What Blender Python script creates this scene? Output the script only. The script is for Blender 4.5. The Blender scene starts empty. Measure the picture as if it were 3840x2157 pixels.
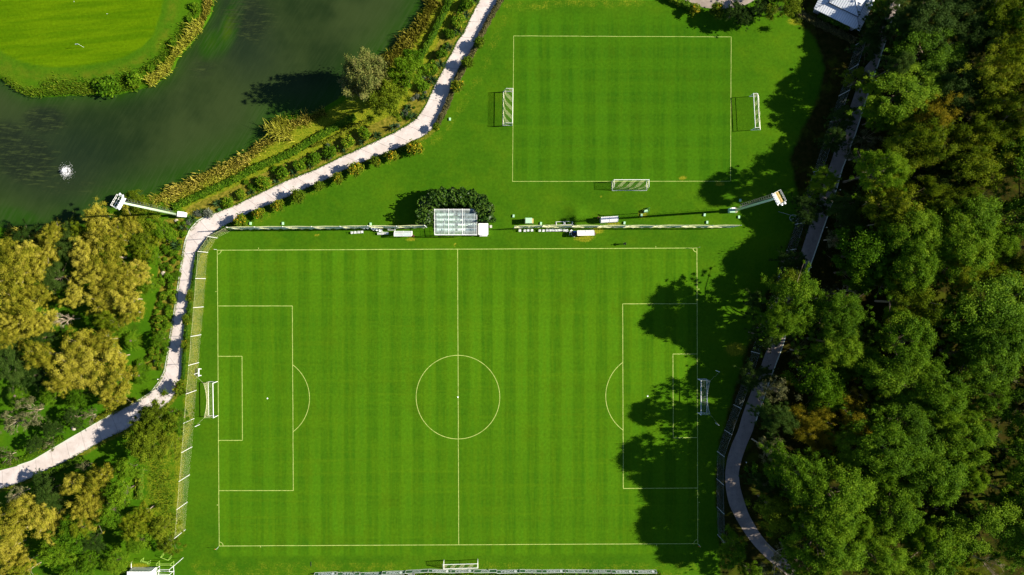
import bpy, bmesh, math, random
import numpy as np
from mathutils import Vector, Matrix

random.seed(7)
S = bpy.context.scene
COL = S.collection
PI = math.pi
K = 0.0584                      # metres per photo pixel on the ground
NX, NY, CAMH = 1849.0, 1060.0, 146.0   # nadir of the drone in the photo, its height
CX, CY = (NX - 1920) * K, (1078.5 - NY) * K
U = K / 2.679
ROWY = [0, 540, 1080, 1617]
SUN_EL, SUN_AZ = math.radians(31.5), math.radians(4.0)


def W(px, py, z=0.0):
    """world point at height z that stands where the photo pixel (px, py) shows it"""
    x, y = (px - 1920) * K, (1078.5 - py) * K
    f = (CAMH - z) / CAMH
    return Vector((CX + (x - CX) * f, CY + (y - CY) * f, z))


def N(c, r, x, y):
    return (c * 960 + x / 2.679, ROWY[r] + y / 2.679)


def Q(c, r, x, y, z=0.0):
    p = N(c, r, x, y)
    return W(p[0], p[1], z)


# ------------------------------------------------------------------ materials
def nodes_of(m):
    m.use_nodes = True
    nt = m.node_tree
    return nt, nt.nodes, nt.links, nt.nodes['Principled BSDF']


def mat(name, col, rough=0.75, spec=0.25, var=0.12, scale=3.0, metal=0.0, bump=0.0, bscale=20.0):
    m = bpy.data.materials.new(name)
    nt, n, l, b = nodes_of(m)
    b.inputs['Roughness'].default_value = rough
    b.inputs['Specular IOR Level'].default_value = spec
    b.inputs['Metallic'].default_value = metal
    tc = n.new('ShaderNodeTexCoord')
    nz = n.new('ShaderNodeTexNoise')
    nz.inputs['Scale'].default_value = scale
    nz.inputs['Detail'].default_value = 6
    nz.inputs['Roughness'].default_value = 0.65
    l.new(tc.outputs['Object'], nz.inputs['Vector'])
    mx = n.new('ShaderNodeMix')
    mx.data_type = 'RGBA'
    mx.inputs['A'].default_value = (*[max(0, c * (1 - 2.2 * var)) for c in col], 1)
    mx.inputs['B'].default_value = (*[min(1, c * (1 + 2.2 * var)) for c in col], 1)
    l.new(nz.outputs['Fac'], mx.inputs['Factor'])
    l.new(mx.outputs['Result'], b.inputs['Base Color'])
    if bump:
        n2 = n.new('ShaderNodeTexNoise')
        n2.inputs['Scale'].default_value = bscale
        n2.inputs['Detail'].default_value = 4
        l.new(tc.outputs['Object'], n2.inputs['Vector'])
        bp = n.new('ShaderNodeBump')
        bp.inputs['Strength'].default_value = bump
        bp.inputs['Distance'].default_value = 0.05
        l.new(n2.outputs['Fac'], bp.inputs['Height'])
        l.new(bp.outputs['Normal'], b.inputs['Normal'])
    return m


def leafmat(name, c0, c1, c2, trans=0.35, rnd=0.5, rough=0.7, accent=None):
    """foliage: colour runs over c0..c2 with a per-leaf value and a per-plant value"""
    m = bpy.data.materials.new(name)
    nt, n, l, b = nodes_of(m)
    at = n.new('ShaderNodeAttribute')
    at.attribute_name = 'tint'
    oi = n.new('ShaderNodeObjectInfo')
    mr = n.new('ShaderNodeMath')
    mr.operation = 'MULTIPLY_ADD'
    l.new(oi.outputs['Random'], mr.inputs[0])
    mr.inputs[1].default_value = rnd
    mr.inputs[2].default_value = -rnd / 2
    ad = n.new('ShaderNodeMath')
    ad.operation = 'ADD'
    l.new(at.outputs['Fac'], ad.inputs[0])
    l.new(mr.outputs[0], ad.inputs[1])
    rp = n.new('ShaderNodeValToRGB')
    e = rp.color_ramp.elements
    e[0].position, e[0].color = 0.05, (*c0, 1)
    e[1].position, e[1].color = 0.95, (*c2, 1)
    k = e.new(0.5)
    k.color = (*c1, 1)
    if accent:
        e[1].position = 0.80
        k2 = e.new(0.89)
        k2.color = (*accent, 1)
    l.new(ad.outputs[0], rp.inputs['Fac'])
    l.new(rp.outputs['Color'], b.inputs['Base Color'])
    b.inputs['Roughness'].default_value = rough
    b.inputs['Specular IOR Level'].default_value = 0.07
    tr = n.new('ShaderNodeBsdfTranslucent')
    l.new(rp.outputs['Color'], tr.inputs['Color'])
    ms = n.new('ShaderNodeMixShader')
    ms.inputs[0].default_value = trans
    l.new(b.outputs[0], ms.inputs[1])
    l.new(tr.outputs[0], ms.inputs[2])
    l.new(ms.outputs[0], n['Material Output'].inputs['Surface'])
    return m


M = {}
M['pine'] = leafmat('pine_needles', (.038, .092, .003), (.088, .180, .004), (.190, .290, .010))
M['gold'] = leafmat('golden_leaves', (.110, .128, .005), (.315, .290, .020), (.500, .440, .060))
M['olive'] = leafmat('olive_leaves', (.062, .106, .003), (.140, .190, .005), (.245, .265, .012))
M['green'] = leafmat('green_leaves', (.036, .094, .002), (.080, .178, .004), (.160, .260, .009))
M['grey'] = leafmat('grey_leaves', (.056, .066, .018), (.120, .126, .044), (.220, .210, .090))
M['lime'] = leafmat('lime_leaves', (.058, .092, .003), (.130, .185, .006), (.245, .290, .016))
M['plume'] = leafmat('casuarina_needles', (.046, .074, .012), (.110, .138, .026), (.255, .235, .065))
M['orange'] = leafmat('orange_leaves', (.100, .098, .004), (.195, .168, .007), (.330, .250, .014))
M['dark'] = leafmat('dark_shaded_leaves', (.016, .040, .004), (.036, .076, .008), (.070, .115, .016))  # dark green, with the shade on shaded trees put into the leaf colour
M['citrus'] = leafmat('citrus_leaves', (.055, .105, .003), (.120, .165, .006), (.24, .235, .012), accent=(.62, .36, .015))
M['bush'] = leafmat('bush_leaves', (.040, .100, .002), (.095, .185, .005), (.190, .270, .010), accent=(.34, .32, .02))
M['yucca'] = leafmat('yucca_blades', (.012, .034, .008), (.024, .055, .013), (.050, .090, .028), trans=.1)
M['silver'] = leafmat('silver_leaves', (.07, .09, .055), (.13, .15, .10), (.22, .24, .17))
M['hedge'] = leafmat('hedge_leaves', (.026, .075, .002), (.066, .150, .004), (.140, .225, .010))
M['brownhedge'] = leafmat('dry_hedge_leaves', (.045, .050, .014), (.090, .085, .028), (.15, .130, .050))
M['olivehedge'] = leafmat('olive_hedge_leaves', (.070, .100, .004), (.145, .175, .008), (.230, .235, .018))
M['magnolia'] = leafmat('glossy_leaves', (.010, .028, .003), (.022, .056, .005), (.060, .110, .012), trans=.12, rough=.35)
M['reed'] = leafmat('reed_blades', (.110, .112, .008), (.225, .205, .020), (.40, .335, .055), trans=.2)
M['yreed'] = leafmat('yellow_reed_blades', (.13, .155, .008), (.28, .285, .020), (.46, .43, .06), trans=.2)
M['rough'] = leafmat('rough_grass', (.036, .085, .003), (.075, .140, .005), (.15, .185, .010), trans=.2)
M['bark'] = mat('bark', (.15, .115, .08), .9, .1, .3, 6, bump=.5)
M['palebark'] = mat('pale_bark', (.36, .29, .20), .9, .1, .25, 5, bump=.4)
M['white'] = mat('white_paint', (.78, .77, .73), .45, .4, .04, 4)
M['steel'] = mat('galvanised_steel', (.55, .56, .56), .45, .5, .08, 6)
M['net'] = mat('net_cord', (.66, .62, .36), .8, .1, .05)
M['creamnet'] = mat('cream_net_cord', (.74, .72, .38), .8, .1, .05)
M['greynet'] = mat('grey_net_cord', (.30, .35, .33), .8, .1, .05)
M['darkgreen'] = mat('dark_green_cord', (.03, .09, .02), .8, .1, .05)
M['mastpaint'] = mat('pale_green_mast_paint', (.42, .53, .34), .4, .4, .05, 2)
M['cabinet'] = mat('pale_green_enamel', (.34, .56, .34), .45, .4, .05, 3)
M['limepaint'] = mat('lime_green_paint', (.30, .46, .07), .5, .4, .08, 3)
M['boardgreen'] = mat('board_green', (.045, .12, .045), .5, .35, .08, 2)
M['letters'] = mat('white_lettering', (.80, .80, .76), .6, .3, .02)
M['plastic'] = mat('white_plastic', (.72, .72, .68), .4, .4, .05, 4)
M['greyplastic'] = mat('grey_plastic', (.42, .44, .44), .5, .3, .08, 4)
M['black'] = mat('black_plastic', (.02, .02, .022), .5, .3, .2)
M['blue'] = mat('blue_plastic', (.05, .14, .42), .45, .4, .1)
M['red'] = mat('red_brown_plastic', (.20, .035, .02), .5, .3, .15)
M['orangeflag'] = mat('orange_cloth', (.75, .20, .03), .8, .1, .08)
M['seatred'] = mat('faded_red_seat', (.42, .16, .12), .5, .3, .08)
M['tan'] = mat('tan_decking', (.46, .33, .11), .7, .2, .15, 8)
M['glass'] = mat('lamp_glass', (.60, .66, .68), .15, .6, .03)
M['wood'] = mat('bench_boards', (.30, .20, .10), .8, .2, .2, 8)
M['wall'] = mat('rendered_wall', (.42, .40, .36), .9, .1, .1, 2)
M['roofmetal'] = mat('white_metal_roof', (.58, .60, .62), .4, .4, .05, 1.5)
M['shadegap'] = mat('eave_gap_shade', (.03, .03, .03), .8, .1, .1)  # near-black, stands in for the shadow gap between the two roofs
M['skin'] = mat('skin', (.42, .24, .16), .6, .3, .05)
M['hair'] = mat('dark_hair', (.025, .018, .012), .6, .3, .1)
M['cloth'] = mat('black_tracksuit', (.018, .017, .02), .9, .1, .15)
M['terrace'] = mat('stained_concrete', (.13, .17, .11), .9, .1, .2, 3)
M['stone'] = mat('stone', (.38, .33, .25), .9, .1, .25, 4, bump=.4)
M['ladder'] = mat('dark_ladder', (.10, .11, .09), .5, .4, .1)


def milky():
    m = bpy.data.materials.new('milky_polycarbonate')
    nt, n, l, b = nodes_of(m)
    b.inputs['Base Color'].default_value = (.72, .80, .78, 1)
    b.inputs['Roughness'].default_value = .22
    b.inputs['Specular IOR Level'].default_value = .5
    tp = n.new('ShaderNodeBsdfTransparent')
    tp.inputs[0].default_value = (.90, .97, .94, 1)
    wv = n.new('ShaderNodeTexNoise')
    wv.inputs['Scale'].default_value = 1.4
    wv.inputs['Detail'].default_value = 5
    tc = n.new('ShaderNodeTexCoord')
    l.new(tc.outputs['Object'], wv.inputs['Vector'])
    mr = n.new('ShaderNodeMapRange')
    mr.inputs[1].default_value, mr.inputs[2].default_value = .3, .7
    mr.inputs[3].default_value, mr.inputs[4].default_value = .95, .80
    l.new(wv.outputs['Fac'], mr.inputs[0])
    ms = n.new('ShaderNodeMixShader')
    l.new(mr.outputs[0], ms.inputs[0])
    l.new(b.outputs[0], ms.inputs[1])
    l.new(tp.outputs[0], ms.inputs[2])
    l.new(ms.outputs[0], n['Material Output'].inputs['Surface'])
    return m


M['milky'] = milky()
M['milkydense'] = mat('milky_white_shell', (.70, .68, .66), .35, .4, .06, 2)


# ------------------------------------------------------------------ objects
def prop(o, label=None, cat=None, group=None, kind=None):
    if label: o['label'] = label
    if cat: o['category'] = cat
    if group: o['group'] = group
    if kind: o['kind'] = kind
    return o


def thing(name, label, cat, loc=(0, 0, 0), rz=0.0, group=None):
    o = bpy.data.objects.new(name, None)
    o.empty_display_size = .3
    COL.objects.link(o)
    o.location = loc
    o.rotation_euler = (0, 0, rz)
    return prop(o, label, cat, group)


def link(name, me, parent=None, m=None):
    o = bpy.data.objects.new(name, me)
    COL.objects.link(o)
    if parent: o.parent = parent
    if m is not None and not me.materials: me.materials.append(m)
    return o


KIDS = {}


def copy_tree(o, parent=None):
    c = o.copy()
    COL.objects.link(c)
    c.parent = parent
    for ch in o.children:
        copy_tree(ch, c)
    return c


class MB:
    def __init__(s):
        s.v, s.f = [], []

    def add(s, v, f):
        o = len(s.v)
        s.v += [tuple(x) for x in v]
        s.f += [tuple(i + o for i in q) for q in f]
        return s

    def box(s, c, d, rz=0.0):
        x, y, z = d[0] / 2, d[1] / 2, d[2] / 2
        ca, sa = math.cos(rz), math.sin(rz)
        v = []
        for dz in (-z, z):
            for dx, dy in ((-x, -y), (x, -y), (x, y), (-x, y)):
                v.append((c[0] + dx * ca - dy * sa, c[1] + dx * sa + dy * ca, c[2] + dz))
        return s.add(v, [(3, 2, 1, 0), (4, 5, 6, 7), (0, 1, 5, 4), (1, 2, 6, 5), (2, 3, 7, 6), (3, 0, 4, 7)])

    def tube(s, pts, rad, sides=6, cap=True):
        pts = [Vector(p) for p in pts]
        if not hasattr(rad, '__len__'): rad = [rad] * len(pts)
        v, f = [], []
        up = Vector((0, 0, 1))
        for i, p in enumerate(pts):
            d = (pts[min(i + 1, len(pts) - 1)] - pts[max(i - 1, 0)])
            if d.length < 1e-6: d = Vector((0, 0, 1))
            d.normalize()
            a = d.cross(up) if abs(d.z) < .95 else d.cross(Vector((1, 0, 0)))
            a.normalize()
            b = d.cross(a)
            for k in range(sides):
                t = 2 * PI * (k + .5) / sides
                v.append(p + (a * math.cos(t) + b * math.sin(t)) * rad[i])
        for i in range(len(pts) - 1):
            for k in range(sides):
                k2 = (k + 1) % sides
                f.append((i * sides + k, i * sides + k2, (i + 1) * sides + k2, (i + 1) * sides + k))
        if cap:
            f.append(tuple(range(sides))[::-1])
            f.append(tuple((len(pts) - 1) * sides + k for k in range(sides)))
        return s.add(v, f)

    def quad(s, a, b, c, d):
        return s.add([a, b, c, d], [(0, 1, 2, 3)])

    def ball(s, c, r, seg=10, rings=6, sz=1.0, half=False):
        v, f = [], []
        lo = 0 if half else -PI / 2
        for i in range(rings + 1):
            ph = lo + (PI / 2 - lo) * i / rings
            for k in range(seg):
                t = 2 * PI * k / seg
                v.append((c[0] + r * math.cos(ph) * math.cos(t), c[1] + r * math.cos(ph) * math.sin(t), c[2] + r * sz * math.sin(ph)))
        for i in range(rings):
            for k in range(seg):
                k2 = (k + 1) % seg
                f.append((i * seg + k, i * seg + k2, (i + 1) * seg + k2, (i + 1) * seg + k))
        return s.add(v, f)

    def mesh(s, name, m, smooth=False):
        me = bpy.data.meshes.new(name)
        me.from_pydata(s.v, [], s.f)
        me.materials.append(m)
        if smooth:
            me.polygons.foreach_set('use_smooth', [True] * len(me.polygons))
        me.update()
        return me

    def build(s, name, m, parent=None, smooth=False):
        return link(name, s.mesh(name, m, smooth), parent)


def npmesh(name, v, q, tint, m):
    """quad mesh from numpy arrays, with a per-vertex 'tint' value"""
    me = bpy.data.meshes.new(name)
    nv, nf = len(v), len(q)
    me.vertices.add(nv)
    me.vertices.foreach_set('co', np.asarray(v, np.float32).ravel())
    me.loops.add(nf * 4)
    me.loops.foreach_set('vertex_index', np.asarray(q, np.int32).ravel())
    me.polygons.add(nf)
    me.polygons.foreach_set('loop_start', np.arange(0, nf * 4, 4, dtype=np.int32))
    if tint is not None:
        a = me.attributes.new('tint', 'FLOAT', 'POINT')
        a.data.foreach_set('value', np.asarray(tint, np.float32))
    me.materials.append(m)
    me.update(calc_edges=True)
    return me


def unit(a):
    return a / np.maximum(np.linalg.norm(a, axis=1, keepdims=True), 1e-9)


def cards(p, n, size, rng, jit=.55, asp=.75):
    """leaf-like diamond faces at p, facing roughly n"""
    c = len(p)
    n = unit(n + rng.normal(0, jit, (c, 3)))
    t = unit(np.cross(n, rng.normal(0, 1, (c, 3))))
    b = np.cross(n, t)
    sz = (size * rng.uniform(.6, 1.35, c))[:, None]
    v = np.stack([p + t * sz, p + b * sz * asp, p - t * sz, p - b * sz * asp], 1).reshape(-1, 3)
    return v, np.arange(c * 4).reshape(-1, 4)


def lobes_mesh(name, cen, rad, per, size, m, rng, flat=.85, tvar=.15, jit=.75, fill=.25, up=.15):
    """a crown: leaves in a shell round every lobe, a few of them inside"""
    L = len(cen)
    cnt = np.maximum((per * (rad / rad.mean()) ** 2).astype(int), 12)
    idx = np.repeat(np.arange(L), cnt)
    d = unit(rng.normal(0, 1, (len(idx), 3)))
    d[:, 2] = np.where(d[:, 2] < -.35, -d[:, 2], d[:, 2])
    r = rad[idx] * np.minimum(np.abs(rng.normal(0, .62, len(idx))) + .18, 1.9)
    p = cen[idx] + d * r[:, None] * np.array([1, 1, flat])
    n = d.copy() * .8
    n[:, 2] += up
    n[:, 0] += rng.normal(0, .3, len(idx))
    v, q = cards(p, n, size, rng, jit)
    lt = rng.normal(.5, tvar, L)
    tint = lt[idx] + rng.normal(0, .13, len(idx))
    return npmesh(name, v, q, np.repeat(np.clip(tint, 0, 1), 4), m)


# ------------------------------------------------------------------ tree kinds
def crown_layout(kind, rng):
    """lobe centres and radii for a crown of radius 5 m and template height; returns (cen, rad, per, size, h, base)"""
    har = [(rng.uniform(.06, .22) * (1.0 if k < 4 else .75), k, rng.uniform(0, 6.28)) for k in (2, 3, 5, 7, 11)]

    def R(th):
        return 1 + sum(a * math.sin(k * th + p) for a, k, p in har)
    cen, rad = [], []
    if kind in ('pine', 'dark'):
        h, base = 14.0, 8.2
        for i in range(150):
            th = rng.uniform(0, 2 * PI)
            rr = math.sqrt(rng.uniform(0, 1)) * 4.5 * R(th)
            z = base + 1.0 + (h - base - 1.6) * math.sqrt(max(0, 1 - (rr / 5.6) ** 2)) * rng.uniform(.78, 1.04)
            cen.append((rr * math.cos(th), rr * math.sin(th), z))
            rad.append(rng.uniform(.38, .86))
        for i in range(26):
            th = rng.uniform(0, 2 * PI)
            rr = rng.uniform(2.2, 4.3) * R(th)
            cen.append((rr * math.cos(th), rr * math.sin(th), base + rng.uniform(-.3, 1.4)))
            rad.append(rng.uniform(.4, .8))
        for i in range(24):                       # stray sprays that break the outline
            th = rng.uniform(0, 2 * PI)
            for j in range(4):
                rr = (4.1 + .78 * j) * R(th)
                cen.append((rr * math.cos(th), rr * math.sin(th), base + rng.uniform(.4, 2.6)))
                rad.append(rng.uniform(.22, .46))
        keep = rng.random(len(cen)) > .08
        hole = [np.array([math.cos(a), math.sin(a)]) * rng.uniform(1.2, 3.6) for a in rng.uniform(0, 6.28, 4)]
        for i_, c in enumerate(cen):
            if any(math.hypot(c[0] - h_[0], c[1] - h_[1]) < .95 for h_ in hole): keep[i_] = False
        cen = [c for c, k in zip(cen, keep) if k]
        rad = [c for c, k in zip(rad, keep) if k]
        per, size = 260, .095
    elif kind in ('gold', 'orange', 'olive'):
        h, base = 10.0, 4.0
        for b in range(9):
            th = b * 2 * PI / 8 + rng.uniform(-.4, .4)
            rr = (rng.uniform(1.8, 3.5) if b < 8 else 0.4) * R(th)
            bz = base + 1.6 + rng.uniform(0, 2.6) + (1.4 if b == 8 else 0)
            for j in range(14):
                o = rng.normal(0, 1, 3) * np.array([.95, .95, .75])
                cen.append((rr * math.cos(th) + o[0], rr * math.sin(th) + o[1], min(bz + o[2], h - .7)))
                rad.append(rng.uniform(.38, .85))
        per, size = 260, .085
    elif kind == 'grey':
        h, base = 10.0, 4.0
        for b in range(7):
            th = b * 2 * PI / 7 + rng.uniform(-.5, .5)
            rr = rng.uniform(1.2, 3.6) * R(th)
            bz = base + 1.0 + rng.uniform(0, 3.4)
            for j in range(8):
                o = rng.normal(0, 1, 3) * np.array([1.0, 1.0, .9])
                cen.append((rr * math.cos(th) + o[0], rr * math.sin(th) + o[1], bz + o[2]))
                rad.append(rng.uniform(.35, .85))
        per, size = 95, .11
    elif kind in ('green', 'lime'):
        h, base = 9.0, 2.6
        for i in range(120):
            th = rng.uniform(0, 2 * PI)
            rr = math.sqrt(rng.uniform(0, 1)) * 4.3 * R(th)
            z = base + (h - base - .8) * math.sqrt(max(0, 1 - (rr / 5.7) ** 2)) * rng.uniform(.72, 1.02)
            cen.append((rr * math.cos(th), rr * math.sin(th), z))
            rad.append(rng.uniform(.4, .9))
        per, size = 170, .115
    elif kind == 'plume':
        h, base = 16.0, 3.0
        for b in range(26):
            th = rng.uniform(0, 2 * PI)
            rr = rng.uniform(.2, 4.0) * R(th)
            zt = h - rr * 1.25 - rng.uniform(0, 2)
            dx, dy = rng.normal(0, .35, 2)
            for j in range(9):
                f = j / 8
                cen.append((rr * math.cos(th) + dx * f * 2, rr * math.sin(th) + dy * f * 2, base + 2 + (zt - base - 2) * f))
                rad.append(.5 + .85 * (1 - f))
        per, size = 170, .12
    return np.array(cen), np.array(rad), per, size, h, base


def trunk_mesh(name, kind, cen, base, h, rng, m):
    mb = MB()
    big = {'pine': .30, 'dark': .30, 'plume': .30}.get(kind, .20)
    top = base + (h - base) * .45
    w = [(rng.normal(0, .12), rng.normal(0, .12)) for _ in range(4)]
    pts = [(0, 0, -.3), (w[0][0], w[0][1], base * .35), (w[1][0], w[1][1], base * .75), (w[2][0], w[2][1], base + .3), (w[3][0], w[3][1], top)]
    mb.tube(pts, [big * 1.25, big, big * .85, big * .7, big * .35], 8)
    pick = rng.choice(len(cen), min(18, len(cen)), replace=False)
    for i in pick:
        c = cen[i]
        a = Vector(pts[3]) * rng.uniform(.8, 1.0)
        a.z = base * rng.uniform(.72, 1.0)
        e = Vector(c) + Vector((0, 0, .45 if kind in ('gold', 'grey', 'olive', 'lime') else 0))
        mid = a.lerp(e, .5) + Vector((rng.normal(0, .25), rng.normal(0, .25), rng.normal(.2, .2)))
        mb.tube([a, mid, e], [big * .42, big * .24, big * .07], 5)
    return mb.mesh(name, m, True)


TEMPL = {}


def templates(kind, n, seed0):
    out = []
    for i in range(n):
        rng = np.random.default_rng(seed0 + i)
        cen, rad, per, size, h, base = crown_layout(kind, rng)
        cm = lobes_mesh('crown_' + kind, cen, rad, per, size, M[kind], rng,
                        up=.3 if kind in ('pine', 'dark') else .25)
        tm = trunk_mesh('trunk_' + kind, kind, cen, base, h, rng, M['palebark' if kind in ('gold', 'grey', 'orange', 'olive') else 'bark'])
        out.append((cm, tm, h, base))
    TEMPL[kind] = out


templates('pine', 8, 100)
templates('dark', 3, 150)
templates('gold', 6, 200)
templates('olive', 5, 250)
templates('orange', 3, 280)
templates('green', 4, 300)
templates('lime', 3, 350)
templates('grey', 3, 400)
templates('plume', 2, 500)

RW = 'right wood'
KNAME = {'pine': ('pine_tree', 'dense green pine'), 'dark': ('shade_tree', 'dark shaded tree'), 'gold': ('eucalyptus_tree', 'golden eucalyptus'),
         'olive': ('olive_green_tree', 'olive-yellow loose tree'), 'orange': ('autumn_tree', 'orange-tinged tree'),
         'green': ('leafy_tree', 'bright green leafy tree'), 'lime': ('broadleaf_tree', 'yellow-green leafy tree'), 'grey': ('grey_leaved_tree', 'thin grey-green tree'), 'plume': ('casuarina_tree', 'feathery tree'),
         'bare': ('bare_tree', 'leafless branching tree')}
TREES = []
trng = random.Random(11)


def bare_mesh(seed):
    rng = random.Random(seed)
    mb = MB()

    def br(p, d, ln, r, lev):
        q = p + d * ln
        mid = p.lerp(q, .5) + Vector((rng.gauss(0, .06), rng.gauss(0, .06), 0)) * ln
        mb.tube([p, mid, q], [r, r * .8, r * .55], 5 if lev < 2 else 3, cap=False)
        if lev >= 4: return
        for _ in range(rng.randint(3, 4)):
            nd = (d + Vector((rng.gauss(0, .62), rng.gauss(0, .62), rng.gauss(.05, .3)))).normalized()
            br(p.lerp(q, rng.uniform(.55, 1)), nd, ln * rng.uniform(.55, .8), r * .55, lev + 1)
    mb.tube([(0, 0, -.2), (.1, 0, 3)], [.2, .16], 6)
    for i in range(6):
        a = i * 1.05 + rng.uniform(-.3, .3)
        br(Vector((.1, 0, 2.6 + .1 * i)), Vector((math.cos(a), math.sin(a), 1.0)).normalized(), 2.1, .085, 1)
    return mb.mesh('bare_branches', M['palebark'])


BARE = [bare_mesh(3), bare_mesh(9)]


def tree(kind, px, py, r_u, wood, h=None, asp=1.0):
    """a tree whose crown the photo shows at (px, py) with radius r_u (in photo crop units)"""
    if kind == 'bare':
        me = BARE[len(TREES) % 2]
        hh = (h or 6.0) * 1.35
        rr = r_u * U
        loc = W(px, py, hh * .7)
        o = link('bare_tree', me)
        o.location = (loc.x, loc.y, 0)
        o.scale = (rr / 4.0, rr / 4.0, hh / 7.0)
        o.rotation_euler = (0, 0, trng.uniform(0, 6.28))
        TREES.append((o, kind, px, py, r_u, wood))
        return o
    cm, tm, h0, base0 = TEMPL[kind][trng.randrange(len(TEMPL[kind]))]
    if h is None:
        h = {'pine': 17, 'dark': 13, 'gold': 9, 'olive': 16.5 if wood == RW else 10, 'orange': 15, 'green': 7.5, 'lime': 8, 'grey': 8.5, 'plume': 16}[kind]
        h *= trng.uniform(.9, 1.1) * (.72 + .28 * min(1.2, r_u / 230))
    r_u = r_u * (1.12 if wood == RW else (1.2 if kind == 'gold' else 1.1))
    zc = h * (base0 + (h0 - base0) * .6) / h0
    loc = W(px, py, zc)
    rr = r_u * U * (CAMH - zc) / CAMH
    t = thing(KNAME[kind][0], None, 'tree', (loc.x, loc.y, 0), trng.uniform(0, 6.28))
    s = rr / 5.0
    asp = asp * trng.uniform(.86, 1.18)
    t.scale = (s * asp, s / asp, h / h0)
    link('crown', cm, t)
    link('trunk', tm, t)
    TREES.append((t, kind, px, py, r_u, wood))
    return t


def trees(c, r, wood, spec):
    for e in spec:
        kind, x, y, ru = e[:4]
        px, py = N(c, r, x, y)
        tree(kind, px, py, ru, wood, *(e[4:]))


RW, LW = 'right wood', 'left wood'
trees(3, 0, RW, [
    ('green', 1130, 70, 110, 6), ('dark', 1100, 255, 120, 7), ('dark', 1020, 470, 115, 6), ('lime', 910, 810, 135, 6), ('dark', 770, 1170, 105, 6),
    ('dark', 680, 1400, 110, 6), ('dark', 1420, 80, 170, 10), ('dark', 1700, 150, 260, 12), ('dark', 2000, 110, 250), ('olive', 2380, 130, 250),
    ('pine', 1660, 500, 270, 12), ('grey', 2030, 480, 170), ('pine', 1420, 910, 280, 12.5), ('dark', 1740, 740, 180, 11), ('dark', 1900, 830, 220),
    ('olive', 2370, 690, 270), ('olive', 2480, 420, 220), ('orange', 1680, 1170, 215), ('olive', 1580, 1390, 230), ('dark', 2060, 1060, 230),
    ('olive', 2400, 1060, 260), ('green', 1120, 1180, 150, 9), ('grey', 1030, 1370, 140), ('olive', 2080, 1370, 220), ('olive', 2390, 1390, 250),
    ('dark', 2080, 330, 190), ('dark', 1330, 640, 120), ('dark', 2250, 420, 150), ('pine', 1300, 1120, 160, 11)])
trees(3, 1, RW, [
    ('grey', 950, 110, 180), ('pine', 1190, 260, 185, 19), ('pine', 555, 380, 125, 7), ('dark', 430, 660, 135, 7), ('dark', 770, 620, 160, 9), ('olive', 1420, 60, 260),
    ('olive', 2130, 150, 290), ('olive', 2380, 140, 220), ('bare', 2260, 490, 150, 9), ('olive', 1230, 560, 270), ('olive', 1600, 490, 170), ('olive', 1940, 560, 190),
    ('olive', 1260, 780, 150), ('olive', 1720, 680, 170), ('pine', 1500, 940, 260), ('pine', 2080, 790, 270), ('pine', 2010, 1010, 260), ('pine', 2330, 990, 170),
    ('grey', 700, 950, 120), ('green', 1020, 1110, 280, 15), ('green', 900, 1290, 190, 13), ('pine', 1480, 1210, 230), ('olive', 1960, 1280, 190), ('olive', 2240, 1330, 150),
    ('dark', 250, 1170, 125, 7), ('lime', 230, 1410, 170, 9), ('olive', 1290, 1420, 140), ('dark', 2440, 1360, 170), ('pine', 1720, 1090, 180), ('dark', 1900, 330, 180)])
trees(3, 2, RW, [
    ('pine', 310, 150, 240, 15.5), ('pine', 150, 310, 175, 15), ('dark', 70, 430, 150, 11), ('grey', 600, 110, 140), ('pine', 720, 290, 215), ('pine', 710, 560, 210),
    ('bare', 800, 60, 120, 8), ('olive', 1440, 150, 250), ('olive', 1600, 190, 140), ('pine', 1410, 560, 250), ('pine', 1330, 870, 290), ('pine', 2270, 230, 370),
    ('pine', 2230, 700, 290), ('pine', 2350, 480, 280), ('green', 520, 880, 250, 14), ('green', 700, 830, 150, 12), ('grey', 120, 1050, 160, 15), ('grey', 330, 640, 120),
    ('pine', 1730, 1040, 240), ('grey', 2400, 1100, 240), ('pine', 2250, 1100, 180), ('orange', 390, 1330, 190), ('orange', 890, 1270, 220), ('dark', 110, 1330, 160, 16),
    ('pine', 1400, 1310, 260), ('bare', 1880, 1380, 125, 9), ('pine', 1750, 1290, 160), ('pine', 2080, 1430, 160), ('pine', 1090, 1390, 120), ('dark', 2060, 420, 150),
    ('green', 600, 1090, 190, 13), ('pine', 1010, 760, 150), ('dark', 1760, 760, 130)])
trees(3, 3, RW, [
    ('orange', 540, 90, 160), ('pine', 890, 210, 195), ('pine', 1250, 200, 290), ('pine', 1120, 420, 170), ('pine', 1700, 380, 290), ('pine', 2010, 110, 230),
    ('pine', 1950, 290, 160), ('pine', 2060, 480, 130), ('pine', 330, 450, 250, 19), ('grey', 90, 230, 150, 17), ('lime', 110, 820, 195, 15), ('pine', 700, 660, 310, 20),
    ('pine', 640, 1180, 280, 20), ('pine', 1290, 790, 250), ('pine', 1130, 1240, 210), ('pine', 1700, 1250, 260), ('pine', 2250, 990, 290), ('pine', 2400, 740, 130),
    ('dark', 1980, 920, 150), ('grey', 210, 1360, 190, 15), ('pine', 1560, 1080, 130), ('grey', 2530, 1010, 170), ('bare', 2260, 1360, 140, 7), ('pine', 640, 930, 220),
    ('pine', 420, 1390, 150), ('pine', 880, 960, 150), ('pine', 2640, 700, 200), ('pine', 2720, 300, 260), ('olive', 1960, 1400, 170), ('pine', 1350, 1480, 170)])
trees(2, 3, RW, [('green', 2200, 1200, 165, 8), ('green', 2400, 1420, 110, 6), ('dark', 2560, 560, 130, 11)])
trees(2, 2, RW, [('dark', 2475, 170, 110, 8), ('dark', 2450, 880, 125, 7), ('dark', 2500, 470, 90, 8)])
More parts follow.
